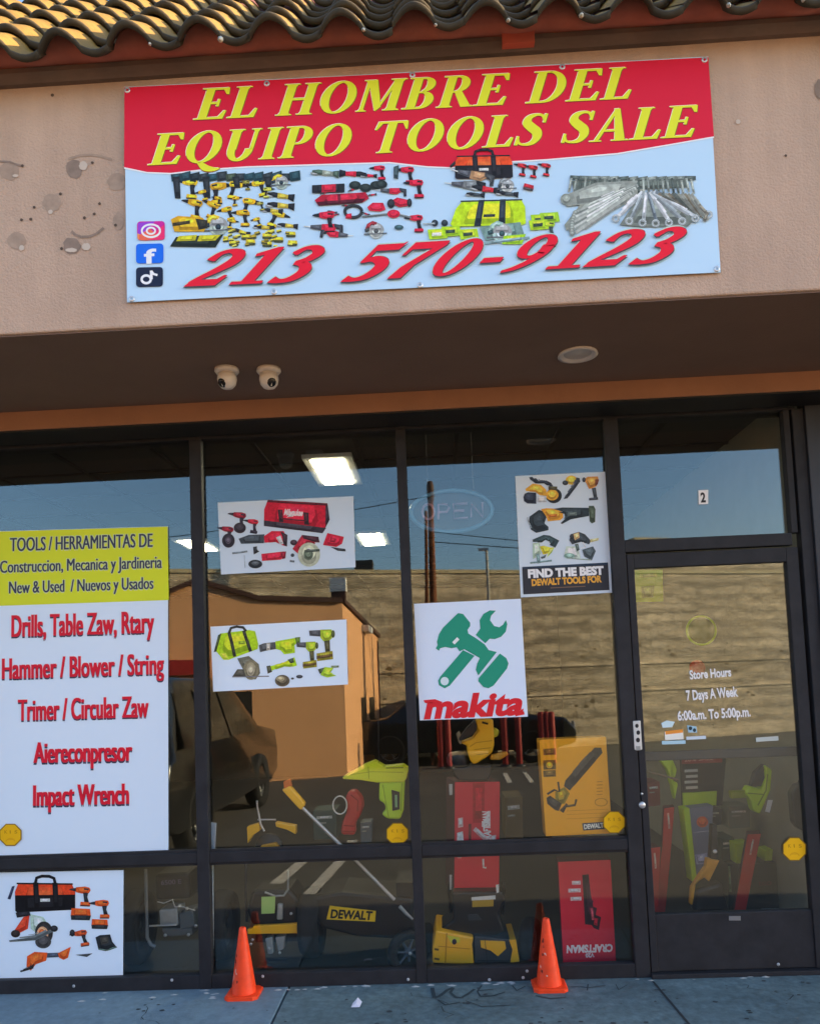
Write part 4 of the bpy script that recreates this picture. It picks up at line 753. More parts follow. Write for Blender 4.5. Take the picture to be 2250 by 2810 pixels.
# number plate on the transom, hours on the door
A = Art(GY-.005); A.poly([(1469, 1032), (1490, 1031), (1490, 1061), (1470, 1062)], 'd8dde0', 'X').text('2', (1474.5, 1057), (1485, 1056.5), 19, '22262c', 'X', .04); tag(A.build('unit_number', None), 'small white decal with the number 2 on the transom glass', 'decal')
HO = thing('opening_hours', 'white opening hours lettering on the glass of the shop door', 'decal', tuple(at(*zp('D', [(750, 1420)])[0], .02)))
for tx, p0, p1, cap in (('Store Hours', (572, 1115), (878, 1092), 62), ('7 Days A Week', (548, 1272), (928, 1240), 70), ('6:00a.m. To 5:00p.m.', (483, 1420), (1022, 1388), 66)): Art(.019).text(tx, p0, p1, cap, 'eceef6', 'D', .03).build('hours_line', HO)
A = Art(.0185)
A.poly([(360, 1440), (400, 1420), (460, 1430), (440, 1470), (370, 1475)], 'b9d3ea', 'D').poly([(385, 1505), (520, 1490), (525, 1560), (388, 1565)], 'e2ddd6', 'D').poly([(390, 1500), (520, 1485), (520, 1510), (392, 1525)], 'd48a3a', 'D').poly([(550, 1455), (620, 1465), (625, 1510), (560, 1510)], '8fb4cc', 'D').line([(545, 1552), (690, 1545)], 24, 'b7c7d8', 'D').line([(365, 1585), (540, 1580)], 26, '9cc0d4', 'D').disc((575, 1478), 14, 14, '2a3a44', 'D').disc((605, 1492), 12, 14, '2a3a44', 'D')
tag(A.build('door_stickers', None), 'cluster of small blue and orange payment stickers on the door glass', 'sticker')
A = Art(.0185); A.line([(1060, 1563), (1225, 1552)], 32, 'a9b2b2', 'D'); tag(A.build('clear_label', None), 'small pale strip label low on the upper door glass', 'sticker')
# neon sign
c = at(*zp('Q', [(800, 585)])[0], .12); t = thing('open_sign', 'oval OPEN sign with pale blue rim and pink letters hanging inside the third window', 'sign', tuple(c))
nb = mat('neon_blue', '#44708a', .3, emit=.02); npk = mat('neon_pink', '#8a7488', .3, emit=.02)
q = [at(*zp('Q', [(800+640*math.cos(a_), 590+325*math.sin(a_)-.03*640*math.cos(a_))])[0], .12) for a_ in [2*math.pi*i/40 for i in range(41)]]
MB().tube(q, .011, nb, 8, False).build('rim_tube', t)
q = [at(*zp('Q', [(800+640*math.cos(a_), 590+325*math.sin(a_)-.03*640*math.cos(a_))])[0], .14) for a_ in [2*math.pi*i/40 for i in range(40)]]
MB().prism(q, (0, .012, 0), mat('sign_back', '#20303c', .4)).build('back_panel', t)
def nl(pts):
    return [at(*x, .11) for x in zp('Q', pts)]
L_ = MB()
L_.tube(nl([(430+95*math.cos(a_), 600+120*math.sin(a_)) for a_ in [2*math.pi*i/16 for i in range(17)]]), .007, npk, 6)
L_.tube(nl([(590, 720), (592, 485), (730, 480), (760, 540), (725, 600), (600, 610)]), .007, npk, 6)
L_.tube(nl([(1050, 470), (830, 480), (835, 710), (1060, 695)]), .007, npk, 6).tube(nl([(835, 590), (1000, 580)]), .007, npk, 6)
L_.tube(nl([(1110, 690), (1108, 470), (1290, 680), (1285, 450)]), .007, npk, 6); L_.build('letter_tube', t)
MB().tube([c+Vector((-.12, 0, .09)), c+Vector((-.12, .0, .8))], .002, M_dgrey, 5).tube([c+Vector((.12, 0, .09)), c+Vector((.12, 0, .8))], .002, M_dgrey, 5).build('hanging_chain', t)

# ------------------------------------------------------------------ goods in the window
def slab(k, pts, Y, ext, m, mside=None):
    return MB().prism([at(u, v, Y) for u, v in zp(k, pts)], ext if isinstance(ext, tuple) else (0, ext, 0), m, mside)
def root(name, label, cat, k, c, Y, group=None):
    return thing(name, label, cat, tuple(at(*zp(k, [c])[0], Y)), group)
def wheel(parent, c, r, wd, ax, m=None, spokes=0, hubm=None, name='wheel'):
    c = Vector(c); ax = Vector(ax).normalized(); w2 = wd/2
    o = MB().lathe([(r*.62, -w2*.7), (r*.9, -w2), (r, -w2*.55), (r, w2*.55), (r*.9, w2), (r*.62, w2*.7), (r*.62, -w2*.7)], c, ax, m or M_rub, 30).build(name, parent)
    q = MB().lathe([(0, -w2*.5), (r*.18, -w2*.6), (r*.2, -w2*.3), (r*.2, w2*.3), (0, w2*.5)], c, ax, hubm or M_dgrey, 18)
    a = ax.orthogonal().normalized(); b = ax.cross(a)
    if spokes:
        for i in range(spokes):
            t = 2*math.pi*i/spokes; d = a*math.cos(t)+b*math.sin(t); q.tube([c+d*r*.15, c+d*r*.66], [r*.07, r*.045], hubm or M_dgrey, 6)
        q.lathe([(r*.60, -w2*.5), (r*.66, -w2*.5), (r*.66, w2*.5), (r*.60, w2*.5), (r*.60, -w2*.5)], c, ax, hubm or M_dgrey, 30)
    else: q.lathe([(r*.64, -w2*.4), (r*.2, -w2*.5), (r*.2, w2*.5), (r*.64, w2*.4)], c, ax, hubm or M_dgrey, 24)
    q.build('hub', o if o.parent is None or o.parent.parent is None else parent); return o
# tall red carton on the mower
Y = .40; t = root('red_carton', 'tall red tool carton standing on the black and yellow mower', 'carton', 'G', (445, 1255), Y)
slab('G', [(295, 490), (606, 488), (600, 1250), (290, 1268)], Y, (-.045, .24, 0), M_redp, mat('carton_side', '#4b1520', .6)).build('box', t, bevel=.003)
A = Art(Y-.001); A.ph = True; A.poly([(420, 500), (500, 498), (498, 770), (420, 772)], 'a80f26', 'G').poly([(480, 760), (520, 755), (520, 690), (540, 690), (540, 800), (480, 800)], 'e9c9cf', 'G')
A.text('CRAFTSMAN', (545, 905), (530, 690), 46, 'f1e6e8', 'G', .04, .2).poly([(312, 840), (350, 830), (358, 915), (310, 915)], 'f3ece8', 'G').poly([(318, 740), (350, 735), (352, 800), (318, 805)], 'e8b9c0', 'G').poly([(390, 780), (408, 778), (408, 890), (390, 892)], '5e1420', 'G').line([(430, 812), (520, 895)], 30, 'f0b9bd', 'G').poly([(545, 860), (578, 855), (575, 910), (545, 910)], 'eebcc2', 'G').line([(490, 1020), (492, 1080), (512, 1080)], 12, 'f1e6e8', 'G').line([(315, 1000), (340, 1000)], 30, 'd9848f', 'G')
A.build('box_print', t)
q = zp('G', [(255, 505), (285, 505), (285, 580), (258, 582)]); MB().prism([at(u, v, Y+.06) for u, v in q], (0, .004, 0), M_white).build('side_label', t)
q = zp('G', [(258, 1130), (284, 1130), (284, 1230), (260, 1232)]); MB().prism([at(u, v, Y+.06) for u, v in q], (0, .004, 0), M_white).build('side_label', t)
# right red carton
Y = .17; t = root('red_carton', 'red carton with a black blower drawing, standing behind the right cone', 'carton', 'G', (1220, 1750), Y)
slab('G', [(1003, 1040), (1365, 1025), (1405, 1745), (1040, 1757)], Y, (.01, .13, 0), M_redp, MATS['carton_side']).build('box', t, bevel=.003)
A = Art(Y-.001); A.ph = True; A.poly([(1170, 1130), (1215, 1125), (1225, 1240), (1245, 1340), (1250, 1400), (1300, 1420), (1285, 1510), (1250, 1495), (1235, 1475), (1190, 1470), (1180, 1300)], '331a24', 'G').poly([(1215, 1350), (1250, 1350), (1255, 1400), (1220, 1400)], '5b2433', 'G').line([(1235, 1360), (1245, 1440)], 16, 'b34a5c', 'G').poly([(1255, 1425), (1280, 1430), (1272, 1480), (1250, 1470)], 'a31630', 'G')
for x0, y0, x1 in ((1100, 1185, 1160), (1075, 1238, 1160), (1090, 1295, 1165)): A.line([(x0, y0), (x1, y0-2)], 26, 'ecc3ca', 'G')
A.text('CRAFTSMAN', (1378, 1608), (1060, 1618), 48, 'ecdfe4', 'G', .05, .1).text('V20', (1252, 1668), (1192, 1672), 26, 'ecdfe4', 'G', .04)
A.build('box_print', t)
# yellow blower carton
Y = .06; t = root('yellow_carton', 'yellow carton printed with a black leaf blower, propped on the window rail', 'carton', 'G', (1150, 860), Y)
slab('G', [(873, 200), (1335, 180), (1377, 845), (920, 866)], Y, (0, .11, 0), mat('yellow_carton', '#f3a90f', .5, noise=.04), mat('yellow_carton_side', '#c98a12', .6)).build('box', t, bevel=.003)
A = Art(Y-.001); A.ph = True; A.poly([(1255, 255), (1300, 255), (1310, 290), (1085, 550), (1045, 520), (1055, 480)], '3d3a35', 'G').poly([(985, 560), (1050, 525), (1085, 570), (1050, 640), (1000, 650), (985, 610)], '8a7626', 'G').poly([(925, 600), (950, 585), (1030, 640), (1010, 690), (985, 685), (930, 640)], '36332f', 'G').line([(930, 575), (980, 545), (1015, 560), (1005, 490)], 14, '3b352c', 'G').line([(1020, 690), (1050, 660), (1120, 650), (1130, 610)], 16, '4a3d25', 'G').line([(1035, 700), (1065, 640)], 16, '3b352c', 'G').poly([(1010, 560), (1035, 555), (1040, 590), (1015, 598)], 'd8a01c', 'G')
for y in (285, 385, 435): A.poly([(902, y-22-20*(y == 385)), (988, y-26-20*(y == 385)), (990, y+18), (905, y+22)], '6b5220', 'G')
A.disc((945, 375), 22, 22, 'd9a01d', 'G').poly([(1170, 775), (1320, 765), (1325, 815), (1178, 825)], '38404e', 'G').text('DEWALT', (1184, 815), (1318, 803), 30, 'f0e6d0', 'G', .04)
for y in (690, 715, 745): A.line([(1065, y), (1345, y-12)], 3, 'b97f14', 'G')
for i in range(5): A.line([(1270, 490+i*22), (1310, 488+i*22)], 5, 'a87416', 'G')
A.ring((1300, 630), 42, 26, 5, 'a87416', 'G'); A.build('box_print', t)
q = zp('G', [(1000, 884), (1480, 896)]); a_, b_ = at(*q[0], .06), at(*q[1], .06)
tag(MB().box(a_.x, .89, .055, .32, b_.z-.008, b_.z+.004, mat('shelf_edge', '#a9a8a0', .4)).build('display_shelf'), 'narrow pale shelf under the yellow blower carton', 'shelf')
# mower under the carton
Y = .26; t = root('lawn_mower', 'black and yellow push mower under the tall red carton', 'mower', 'G', (430, 1750), Y)
slab('G', [(165, 1512), (245, 1525), (425, 1560), (415, 1610), (428, 1750), (142, 1738), (140, 1640)], Y, .30, M_yel).build('deck', t, bevel=.01)
slab('G', [(425, 1548), (690, 1575), (740, 1738), (430, 1748)], Y+.01, .30, M_dgrey).build('chute', t, bevel=.008)
slab('G', [(470, 1582), (640, 1588), (648, 1640), (592, 1692), (540, 1652), (475, 1632)], Y, .0098, M_yel).build('emblem', t, bevel=.003)
slab('G', [(668, 1580), (716, 1575), (740, 1728), (676, 1736), (692, 1650)], Y-.004, .28, M_yel).build('side_cover', t, bevel=.004)
slab('G', [(200, 1500), (285, 1440), (275, 1250), (620, 1245), (640, 1310), (600, 1400), (640, 1520), (560, 1565), (300, 1530)], Y+.05, .22, M_black).build('engine_cover', t, bevel=.012)
slab('G', [(385, 1405), (450, 1400), (480, 1440), (390, 1445)], Y+.046, .004, M_dgrey).build('vent', t)
slab('G', [(415, 1308), (562, 1298), (560, 1346), (415, 1352)], Y+.044, .006, mat('label_yellow', '#b9962c', .5)).build('name_plate', t)
slab('G', [(410, 1285), (575, 1272), (575, 1298), (410, 1306)], Y+.044, .006, M_white).build('name_plate', t)
A = Art(Y-.002); A.poly([(240, 1545), (330, 1560), (330, 1595), (270, 1600)], 'c9c23a', 'G').disc((292, 1590), 16, 20, '33202c', 'G').line([(155, 1640), (185, 1645)], 14, '6b5010', 'G').line([(155, 1705), (190, 1712)], 14, '6b5010', 'G'); A.build('deck_sticker', t)
c = at(*zp('G', [(815, 1590)])[0], Y+.12); wheel(t, c, .128, .075, (1, -.35, 0)); c = at(*zp('G', [(110, 1600)])[0], Y+.28); wheel(t, c, .11, .06, (1, .1, 0))
a_ = [at(*x, Y+.22) for x in zp('G', [(270, 1420), (255, 1240), (262, 1180)])]; MB().tube(a_, .010, M_black, 8).build('handle_bar', t)
a_ = [at(*x, Y+.22) for x in zp('G', [(620, 1400), (632, 1240), (628, 1180)])]; MB().tube(a_, .010, M_black, 8).build('handle_bar', t)
slab('G', [(578, 1200), (598, 1195), (598, 1250), (582, 1255)], Y+.04, .004, M_white).build('side_label', t)
# yellow saw on top of the carton
Y = .36; t = root('pole_saw_head', 'bright yellow and black power tool lying on top of the tall red carton', 'power tool', 'O', (700, 1310), Y)
slab('O', [(770, 100), (1100, 100), (1112, 250), (1125, 600), (1085, 760), (940, 870), (760, 985), (690, 975), (640, 900), (592, 760), (585, 620), (455, 570), (700, 470), (800, 330), (765, 240)], Y, .12, M_yel).build('body', t, bevel=.014)
slab('O', [(420, 480), (560, 290), (740, 100), (790, 250), (720, 400), (450, 532)], Y-.02, .06, mat('dark_brown_plastic', '#2a2022', .5)).build('arm', t, bevel=.006)
slab('O', [(1085, 265), (1180, 280), (1225, 340), (1200, 430), (1095, 475)], Y+.02, .06, mat('olive_plastic', '#c9c42a', .4)).build('knob', t, bevel=.008)
slab('O', [(1060, 800), (1200, 770), (1375, 735), (1405, 800), (1240, 905), (1040, 905)], Y+.01, .04, mat('amber_plastic', '#d79a1e', .45)).build('trigger', t, bevel=.008)
c = at(*zp('O', [(420, 890)])[0], Y+.06); MB().lathe([(.0, -.05), (.03, -.06), (.046, -.045), (.048, .0), (.046, .045), (0, .05)], c, (1, -.6, .2), M_dgrey, 26).build('motor', t)
slab('O', [(300, 1050), (480, 1060), (700, 1000), (850, 1010), (1080, 1000), (1060, 1180), (1000, 1310), (420, 1312), (330, 1200)], Y+.01, .10, M_black).build('foot', t, bevel=.01)
slab('O', [(370, 390), (430, 330), (500, 480), (460, 600), (420, 560)], Y-.01, .02, mat('pale_wire', '#8f7f68', .5)).build('lever', t, bevel=.003)
# lime gun in the upper part of the second window
Y = .10; t = root('spray_gun', 'lime green spray gun with a yellow nozzle hanging in the second window', 'spray gun', 'F', (1350, 745), Y)
slab('F', [(1255, 490), (1430, 480), (1422, 690), (1398, 750), (1305, 745), (1268, 712), (1300, 685), (1292, 640), (1252, 620)], Y, .07, M_lime).build('handle', t, bevel=.012)
slab('F', [(1000, 460), (1150, 372), (1222, 345), (1290, 385), (1420, 372), (1458, 400), (1440, 470), (1425, 492), (1240, 496), (1120, 478), (1010, 472)], Y-.01, .09, mat('yellow_lime_plastic', '#d9de1f', .42)).build('barrel', t, bevel=.014)
slab('F', [(1340, 545), (1395, 560), (1395, 680), (1345, 690)], Y-.004, .006, M_black).build('label', t)
A = Art(Y-.006); A.line([(1370, 580), (1372, 665)], 16, '6f9a72', 'F'); A.build('label_text', t)
MB().tube([at(*x, Y+.03) for x in zp('F', [(1255, 360), (1250, 250), (1248, -300)])], .0015, M_dgrey, 5).build('hanging_wire', t)
# red blower with its wire ring
Y = .30; t = root('leaf_blower', 'round red blower with a wire ring, behind the second window', 'blower', 'F', (1040, 860), Y)
slab('F', [(1030, 565), (1085, 545), (1140, 610), (1142, 670), (1120, 730), (1085, 785), (1092, 862), (985, 858), (1000, 770), (1035, 690), (1020, 620)], Y, .11, M_redd).build('body', t, bevel=.02)
MB().tube([at(*x, Y-.01) for x in zp('F', [(985+48*math.cos(a_), 650+62*math.sin(a_)) for a_ in [2*math.pi*i/20 for i in range(21)]])], .004, M_white, 6, False).build('wire_ring', t)
# string trimmer
Y = .16; t = root('string_trimmer', 'string trimmer with yellow grip and long silver shaft slanting across the second window', 'trimmer', 'F', (1360, 1300), Y)
slab('F', [(582, 545), (640, 515), (748, 640), (716, 690), (690, 665)], Y-.02, .045, M_yel).build('grip', t, bevel=.01)
p0, p1, p2 = [at(*x, y) for x, y in zip(zp('F', [(720, 660), (960, 895), (1360, 1300)]), (Y, Y+.01, Y+.02))]
MB().tube([p0, p1, p2], .0088, M_chrome, 12).build('shaft', t)
MB().tube([at(*x, Y+.02) for x in zp('F', [(1395, 1345), (1440, 1395), (1485, 1435)])], [.010, .009, .006], M_mgrey, 8).build('coupling', t)
slab('F', [(595, 490), (640, 470), (655, 520), (600, 540)], Y-.015, .03, mat('orange_plastic', '#d8691c', .45)).build('cap', t, bevel=.005)
# cut-off saw with yellow guard
Y = .34; t = root('cutoff_saw', 'black disc saw under a curved yellow guard, behind the second window', 'saw', 'F', (480, 960), Y)
c = at(*zp('F', [(500, 940)])[0], Y+.04); MB().lathe([(0, -.01), (.075, -.008), (.078, 0), (.075, .008), (0, .01)], c, (0, 1, 0), M_black, 30).build('disc', t)
slab('F', [(345, 800), (430, 775), (435, 825), (385, 860), (350, 915)], Y, .06, M_yel).build('guard', t, bevel=.004); slab('F', [(540, 770), (680, 795), (680, 852), (620, 820), (545, 800)], Y, .06, M_yel).build('guard', t, bevel=.004)
MB().tube([at(*x, Y) for x in zp('F', [(415, 620), (418, 660), (440, 780), (465, 830)])], .006, M_chrome, 7).tube([at(*x, Y) for x in zp('F', [(420, 750), (545, 750)])], .005, M_chrome, 7).build('bracket', t)
slab('F', [(440, 930), (540, 910), (580, 955), (440, 960)], Y, .05, MATS['amber_plastic']).build('foot', t, bevel=.004)
# ride-on tiller at left
Y = .36; t = root('garden_tiller', 'black wheeled machine with a yellow front bar behind the left cone', 'tiller', 'F', (540, 1700), Y)
slab('F', [(390, 1482), (690, 1468), (695, 1490), (735, 1502), (730, 1532), (350, 1538), (350, 1505), (385, 1500)], Y-.06, .03, M_yel).build('front_bar', t, bevel=.003)
slab('F', [(380, 1240), (640, 1225), (700, 1300), (700, 1470), (380, 1480), (340, 1380)], Y, .25, M_black).build('engine_cover', t, bevel=.02)
slab('F', [(446, 1282), (541, 1278), (536, 1394), (445, 1398)], Y-.045, .003, mat('pale_green_card', '#b4d878', .6)).build('price_card', t)
for q in ([(470, 1570), (520, 1555), (530, 1670), (490, 1680)], [(540, 1560), (610, 1550), (600, 1640), (560, 1660)], [(555, 1330), (590, 1330), (590, 1440), (550, 1440)]): slab('F', q, Y-.02, .06, M_mgrey).build('engine_block', t, bevel=.006)
for c_ in ((500, 1635), (572, 1665), (712, 1572), (385, 1575), (375, 1605), (650, 1395)): MB().lathe([(0, .006), (.008, .005), (.008, 0)], at(*zp('F', [c_])[0], Y-.03), (0, -1, 0), M_chrome, 10).build('bolt', t)
MB().box(*sorted((at(*zp('F', [(400, 1600)])[0], Y).x, at(*zp('F', [(700, 1600)])[0], Y).x)), Y+.02, Y+.2, .1, .3, M_black).build('axle_case', t)
for cx in (185, 800): c = at(*zp('F', [(cx, 1600)])[0], Y+.08); wheel(t, (c.x, c.y, .185), .185, .11, (1, 0, 0))
MB().tube([at(*x, Y+.1) for x in zp('F', [(338, 1020), (338, 1260), (345, 1450)])], .007, M_dgrey, 8).build('handle_bar', t)
MB().tube([at(*x, Y) for x in zp('F', [(470, 1250), (540, 1275), (600, 1272), (628, 1230), (630, 1100)])], .006, M_mgrey, 8).build('handle_bar', t)
# black wheeled bin with yellow plate
Y = .34; t = root('wheeled_tool_box', 'black wheeled tool box with a yellow name plate, low behind the second window', 'tool box', 'F', (1200, 1570), Y)
slab('F', [(720, 1290), (1000, 1245), (1490, 1290), (1510, 1500), (1385, 1578), (1100, 1560), (860, 1500)], Y, .34, mat('soft_black', '#07080c', .5)).build('body', t, bevel=.02)
slab('F', [(915, 1343), (1232, 1380), (1226, 1452), (893, 1436)], Y-.006, .006, mat('plate_yellow', '#f5cc14', .5)).build('name_plate', t)
A = Art(Y-.0075); A.text('DEWALT', (918, 1425), (1210, 1440), 56, '17181c', 'F', .04, .12); A.build('plate_lettering', t)
c = at(*zp('F', [(1455, 1662)])[0], Y-.03); wheel(t, c, .118, .05, (.55, -1, 0), None, 7, mat('wheel_grey', '#4a5866', .4)); MB().lathe([(0, .008), (.008, .006), (.009, 0)], Vector(c)+Vector((.55, -1, 0)).normalized()*.02, (.55, -1, 0), M_chrome, 10).build('hub_cap', t)
MB().box(at(*zp('F', [(1380, 1500)])[0], Y).x, at(*zp('F', [(1500, 1500)])[0], Y).x, Y+.02, Y+.3, .1, .4, M_black).build('axle_case', t)
# white pole beside the mullion
q = zp('F', [(104, 1640), (104, 1000), (108, 950)]); t = root('prop_pole', 'thin pale pole standing against the left mullion of the second window', 'pole', 'F', (104, 1640), .14)
MB().tube([at(*x, .10) for x in q], .011, mat('pale_metal', '#ccd4de', .5), 8).build('shaft', t); slab('F', [(85, 770), (132, 775), (128, 870), (122, 960), (88, 958)], .08, .02, mat('pale_card', '#a7b4c8', .6)).build('head', t, bevel=.003)
# generator
Y = .30; t = root('generator', 'grey engine in a silver tube frame beside the orange tool poster', 'generator', 'E', (1200, 1640), Y)
MB().tube([at(*x, Y-.03) for x in zp('E', [(1005, 1090), (1008, 1300), (1015, 1560), (1040, 1610), (1070, 1625)])], .0095, mat('frame_grey', '#80878e', .4, .3), 10).build('frame_tube', t)
MB().tube([at(*x, Y-.03) for x in zp('E', [(1030, 1482), (1215, 1474)])], .005, M_chrome, 8).build('fuel_pipe', t)
for q, mt in (([(1095, 1372), (1222, 1360), (1228, 1480), (1100, 1484)], M_mgrey), ([(1232, 1395), (1330, 1370), (1340, 1490), (1236, 1505)], mat('dull_casting', '#5f6669', .6)), ([(1110, 1500), (1320, 1495), (1330, 1545), (1130, 1560)], MATS['dull_casting'])): slab('E', q, Y, .14, mt).build('engine_block', t, bevel=.008)
for c_ in ((1140, 1545), (1300, 1540), (1240, 1340), (1290, 1360), (1350, 1480)): MB().lathe([(0, .008), (.009, .006), (.009, 0)], at(*zp('E', [c_])[0], Y-.004), (0, -1, 0), M_chrome, 10).build('bolt', t)
MB().tube([at(*x, Y-.01) for x in zp('E', [(1085, 1315), (1130, 1325), (1190, 1300), (1205, 1350), (1260, 1350), (1345, 1375)])], .003, M_chrome, 6).build('cable', t)
slab('E', [(1060, 1130), (1300, 1115), (1310, 1300), (1070, 1310)], Y+.04, .2, M_black).build('tank', t, bevel=.02); A = Art(Y+.038); A.text('6500 E', (1110, 1200), (1250, 1190), 30, '5b5470', 'E', .02); A.build('tank_print', t)
c = at(*zp('E', [(950, 1560)])[0], Y+.1); wheel(t, (c.x, c.y, .2), .2, .1, (1, 0, 0))
# goods behind the door
Y = .75; t = root('display_board', 'dark display board with lime panel behind the shop door', 'display', 'H', (640, 1110), Y)
slab('H', [(500, 200), (830, 190), (800, 560), (515, 575)], Y+.02, .03, mat('board_dark', '#37352f', .7)).build('board', t); slab('H', [(515, 470), (762, 455), (756, 558), (518, 566)], Y, .018, M_lime).build('lime_panel', t)
A = Art(Y+.018); A.poly([(505, 205), (800, 195), (800, 245), (505, 258)], '8c3a34', 'H').text('20% SALE', (525, 240), (735, 226), 22, 'd9a7a0', 'H')
for i in range(4): A.line([(525+10*(i % 2), 308+41*i), (622, 303+41*i)], 20, 'b9bcb8', 'H')
A.build('board_print', t)
Y = .62; t = root('lime_carton', 'tall grey carton with a lime green edge behind the shop door', 'carton', 'H', (600, 1110), Y)
slab('H', [(560, 580), (735, 560), (718, 985), (612, 1075)], Y, .1, mat('bluegrey_card', '#6d7488', .6)).build('box', t, bevel=.003); slab('H', [(518, 585), (562, 580), (614, 1078), (585, 1122)], Y-.004, .11, M_lime).build('edge', t, bevel=.003)
A = Art(Y-.001); A.ph = True; A.disc((655, 680), 42, 40, 'c2542a', 'H').line([(590, 760), (715, 745)], 8, '8d94a8', 'H').poly([(600, 920), (690, 905), (685, 985), (612, 990)], '8a93b4', 'H'); A.build('box_print', t)
for Y, pts, ext, lab in ((.55, [(985, 770), (1085, 765), (970, 1340), (885, 1340)], (.03, .10, 0), 'long red carton leaning right behind the door glass'), (.7, [(375, 580), (452, 570), (430, 850), (385, 1340), (305, 1340), (362, 860)], (.02, .1, 0), 'long red carton leaning at the left behind the door glass'), (.62, [(280, 870), (350, 862), (335, 1340), (300, 1340)], (-.01, .12, 0), 'dark red carton beside the left door stile')):
    t = root('long_carton', lab, 'carton', 'H', pts[-1], Y, 'long red cartons behind the door'); slab('H', pts, Y, ext, M_redd, MATS['carton_side']).build('box', t, bevel=.003)
    a_ = [((pts[0][0]+pts[1][0])/2-8, (pts[0][1]+pts[1][1])/2+40), ((pts[0][0]+pts[1][0])/2-30*(pts[0][0] > 900), pts[0][1]+150)]; A = Art(Y-.001); A.ph = True; A.line(a_, 14, 'e0a49c', 'H'); A.build('box_print', t)
Y = .5; t = root('lime_trimmer_head', 'lime green power tool hanging at the left behind the door glass', 'power tool', 'H', (460, 520), Y)
slab('H', [(348, 232), (440, 222), (472, 300), (462, 345), (440, 375), (480, 400), (458, 520), (440, 445), (430, 370), (400, 300)], Y, .06, M_lime).build('body', t, bevel=.008); MB().tube([at(*x, Y-.01) for x in zp('H', [(260, 315), (400, 350), (480, 375)])], .006, MATS['pale_wire'], 7).build('cord', t)
Y = .45; t = root('lime_blower', 'lime green hand blower with a dark top hanging at the right behind the door glass', 'blower', 'H', (1060, 620), Y)
slab('H', [(1112, 262), (1168, 300), (1155, 450), (1078, 625), (1032, 600), (1012, 525), (970, 470), (1000, 420), (1090, 440), (1120, 360)], Y, .08, M_lime).build('body', t, bevel=.01); slab('H', [(1040, 320), (1110, 255), (1135, 300), (1100, 420), (1010, 420)], Y+.02, .05, M_dgrey).build('inlet', t, bevel=.008)
slab('H', [(1135, 520), (1170, 520), (1146, 612), (1115, 605)], Y-.006, .004, M_white).build('tag', t)
slab('H', [(860, 455), (980, 450), (975, 505), (868, 512)], Y+.02, .04, mat('olive_lime', '#8f9a2c', .5)).build('nozzle', t, bevel=.006)
Y = .40; t = root('yellow_trimmer', 'yellow and black trimmer head hanging low behind the door glass', 'trimmer', 'H', (650, 1290), Y)
slab('H', [(690, 945), (782, 962), (705, 1118), (672, 1085), (610, 1130), (585, 1288), (568, 1282), (578, 1160), (640, 1065), (680, 1010)], Y, .04, mat('amber_yellow', '#cf9320', .45)).build('guard', t, bevel=.004); slab('H', [(725, 700), (765, 700), (775, 955), (715, 950)], Y, .05, M_black).build('shaft', t, bevel=.006); MB().lathe([(0, .01), (.010, .008), (.011, 0)], at(*zp('H', [(747, 895)])[0], Y-.002), (0, -1, 0), M_white, 12).build('button', t)
slab('H', [(600, 1180), (800, 1120), (860, 1340), (590, 1340)], Y+.08, .1, M_black).build('motor', t, bevel=.02)
Y = .8; t = root('lime_box', 'small lime and dark green boxes stacked low behind the right half of the door', 'carton', 'H', (1010, 1000), Y)
slab('H', [(895, 840), (1000, 830), (1000, 985), (905, 985)], Y, .12, M_lime).build('lime_face', t, bevel=.003); slab('H', [(1115, 890), (1170, 880), (1166, 962), (1113, 965)], Y, .12, M_lime).build('lime_face', t, bevel=.003); slab('H', [(840, 985), (1230, 975), (1240, 1340), (850, 1340)], Y+.02, .3, mat('dark_green_card', '#1d2b28', .6)).build('dark_face', t, bevel=.004)
A = Art(Y+.018); A.ph = True; A.text('EGO', (1070, 1145), (1160, 1140), 26, '6b3440', 'H').line([(1085, 1322), (1220, 1318)], 18, '7d8c94', 'H').line([(850, 1000), (860, 1190)], 16, '6f8a6a', 'H'); A.build('box_print', t)
t = root('hanging_case', 'black case hanging on the side wall right of the door', 'case', 'H', (1360, 740), .25); slab('H', [(1306, 470), (1345, 405), (1400, 392), (1412, 750), (1372, 742), (1325, 690)], .25, .06, M_black).build('shell', t, bevel=.01); MB().tube([at(*x, .28) for x in zp('H', [(1350, 405), (1375, 330), (1398, 392)])], .004, M_dgrey, 6).build('strap', t)

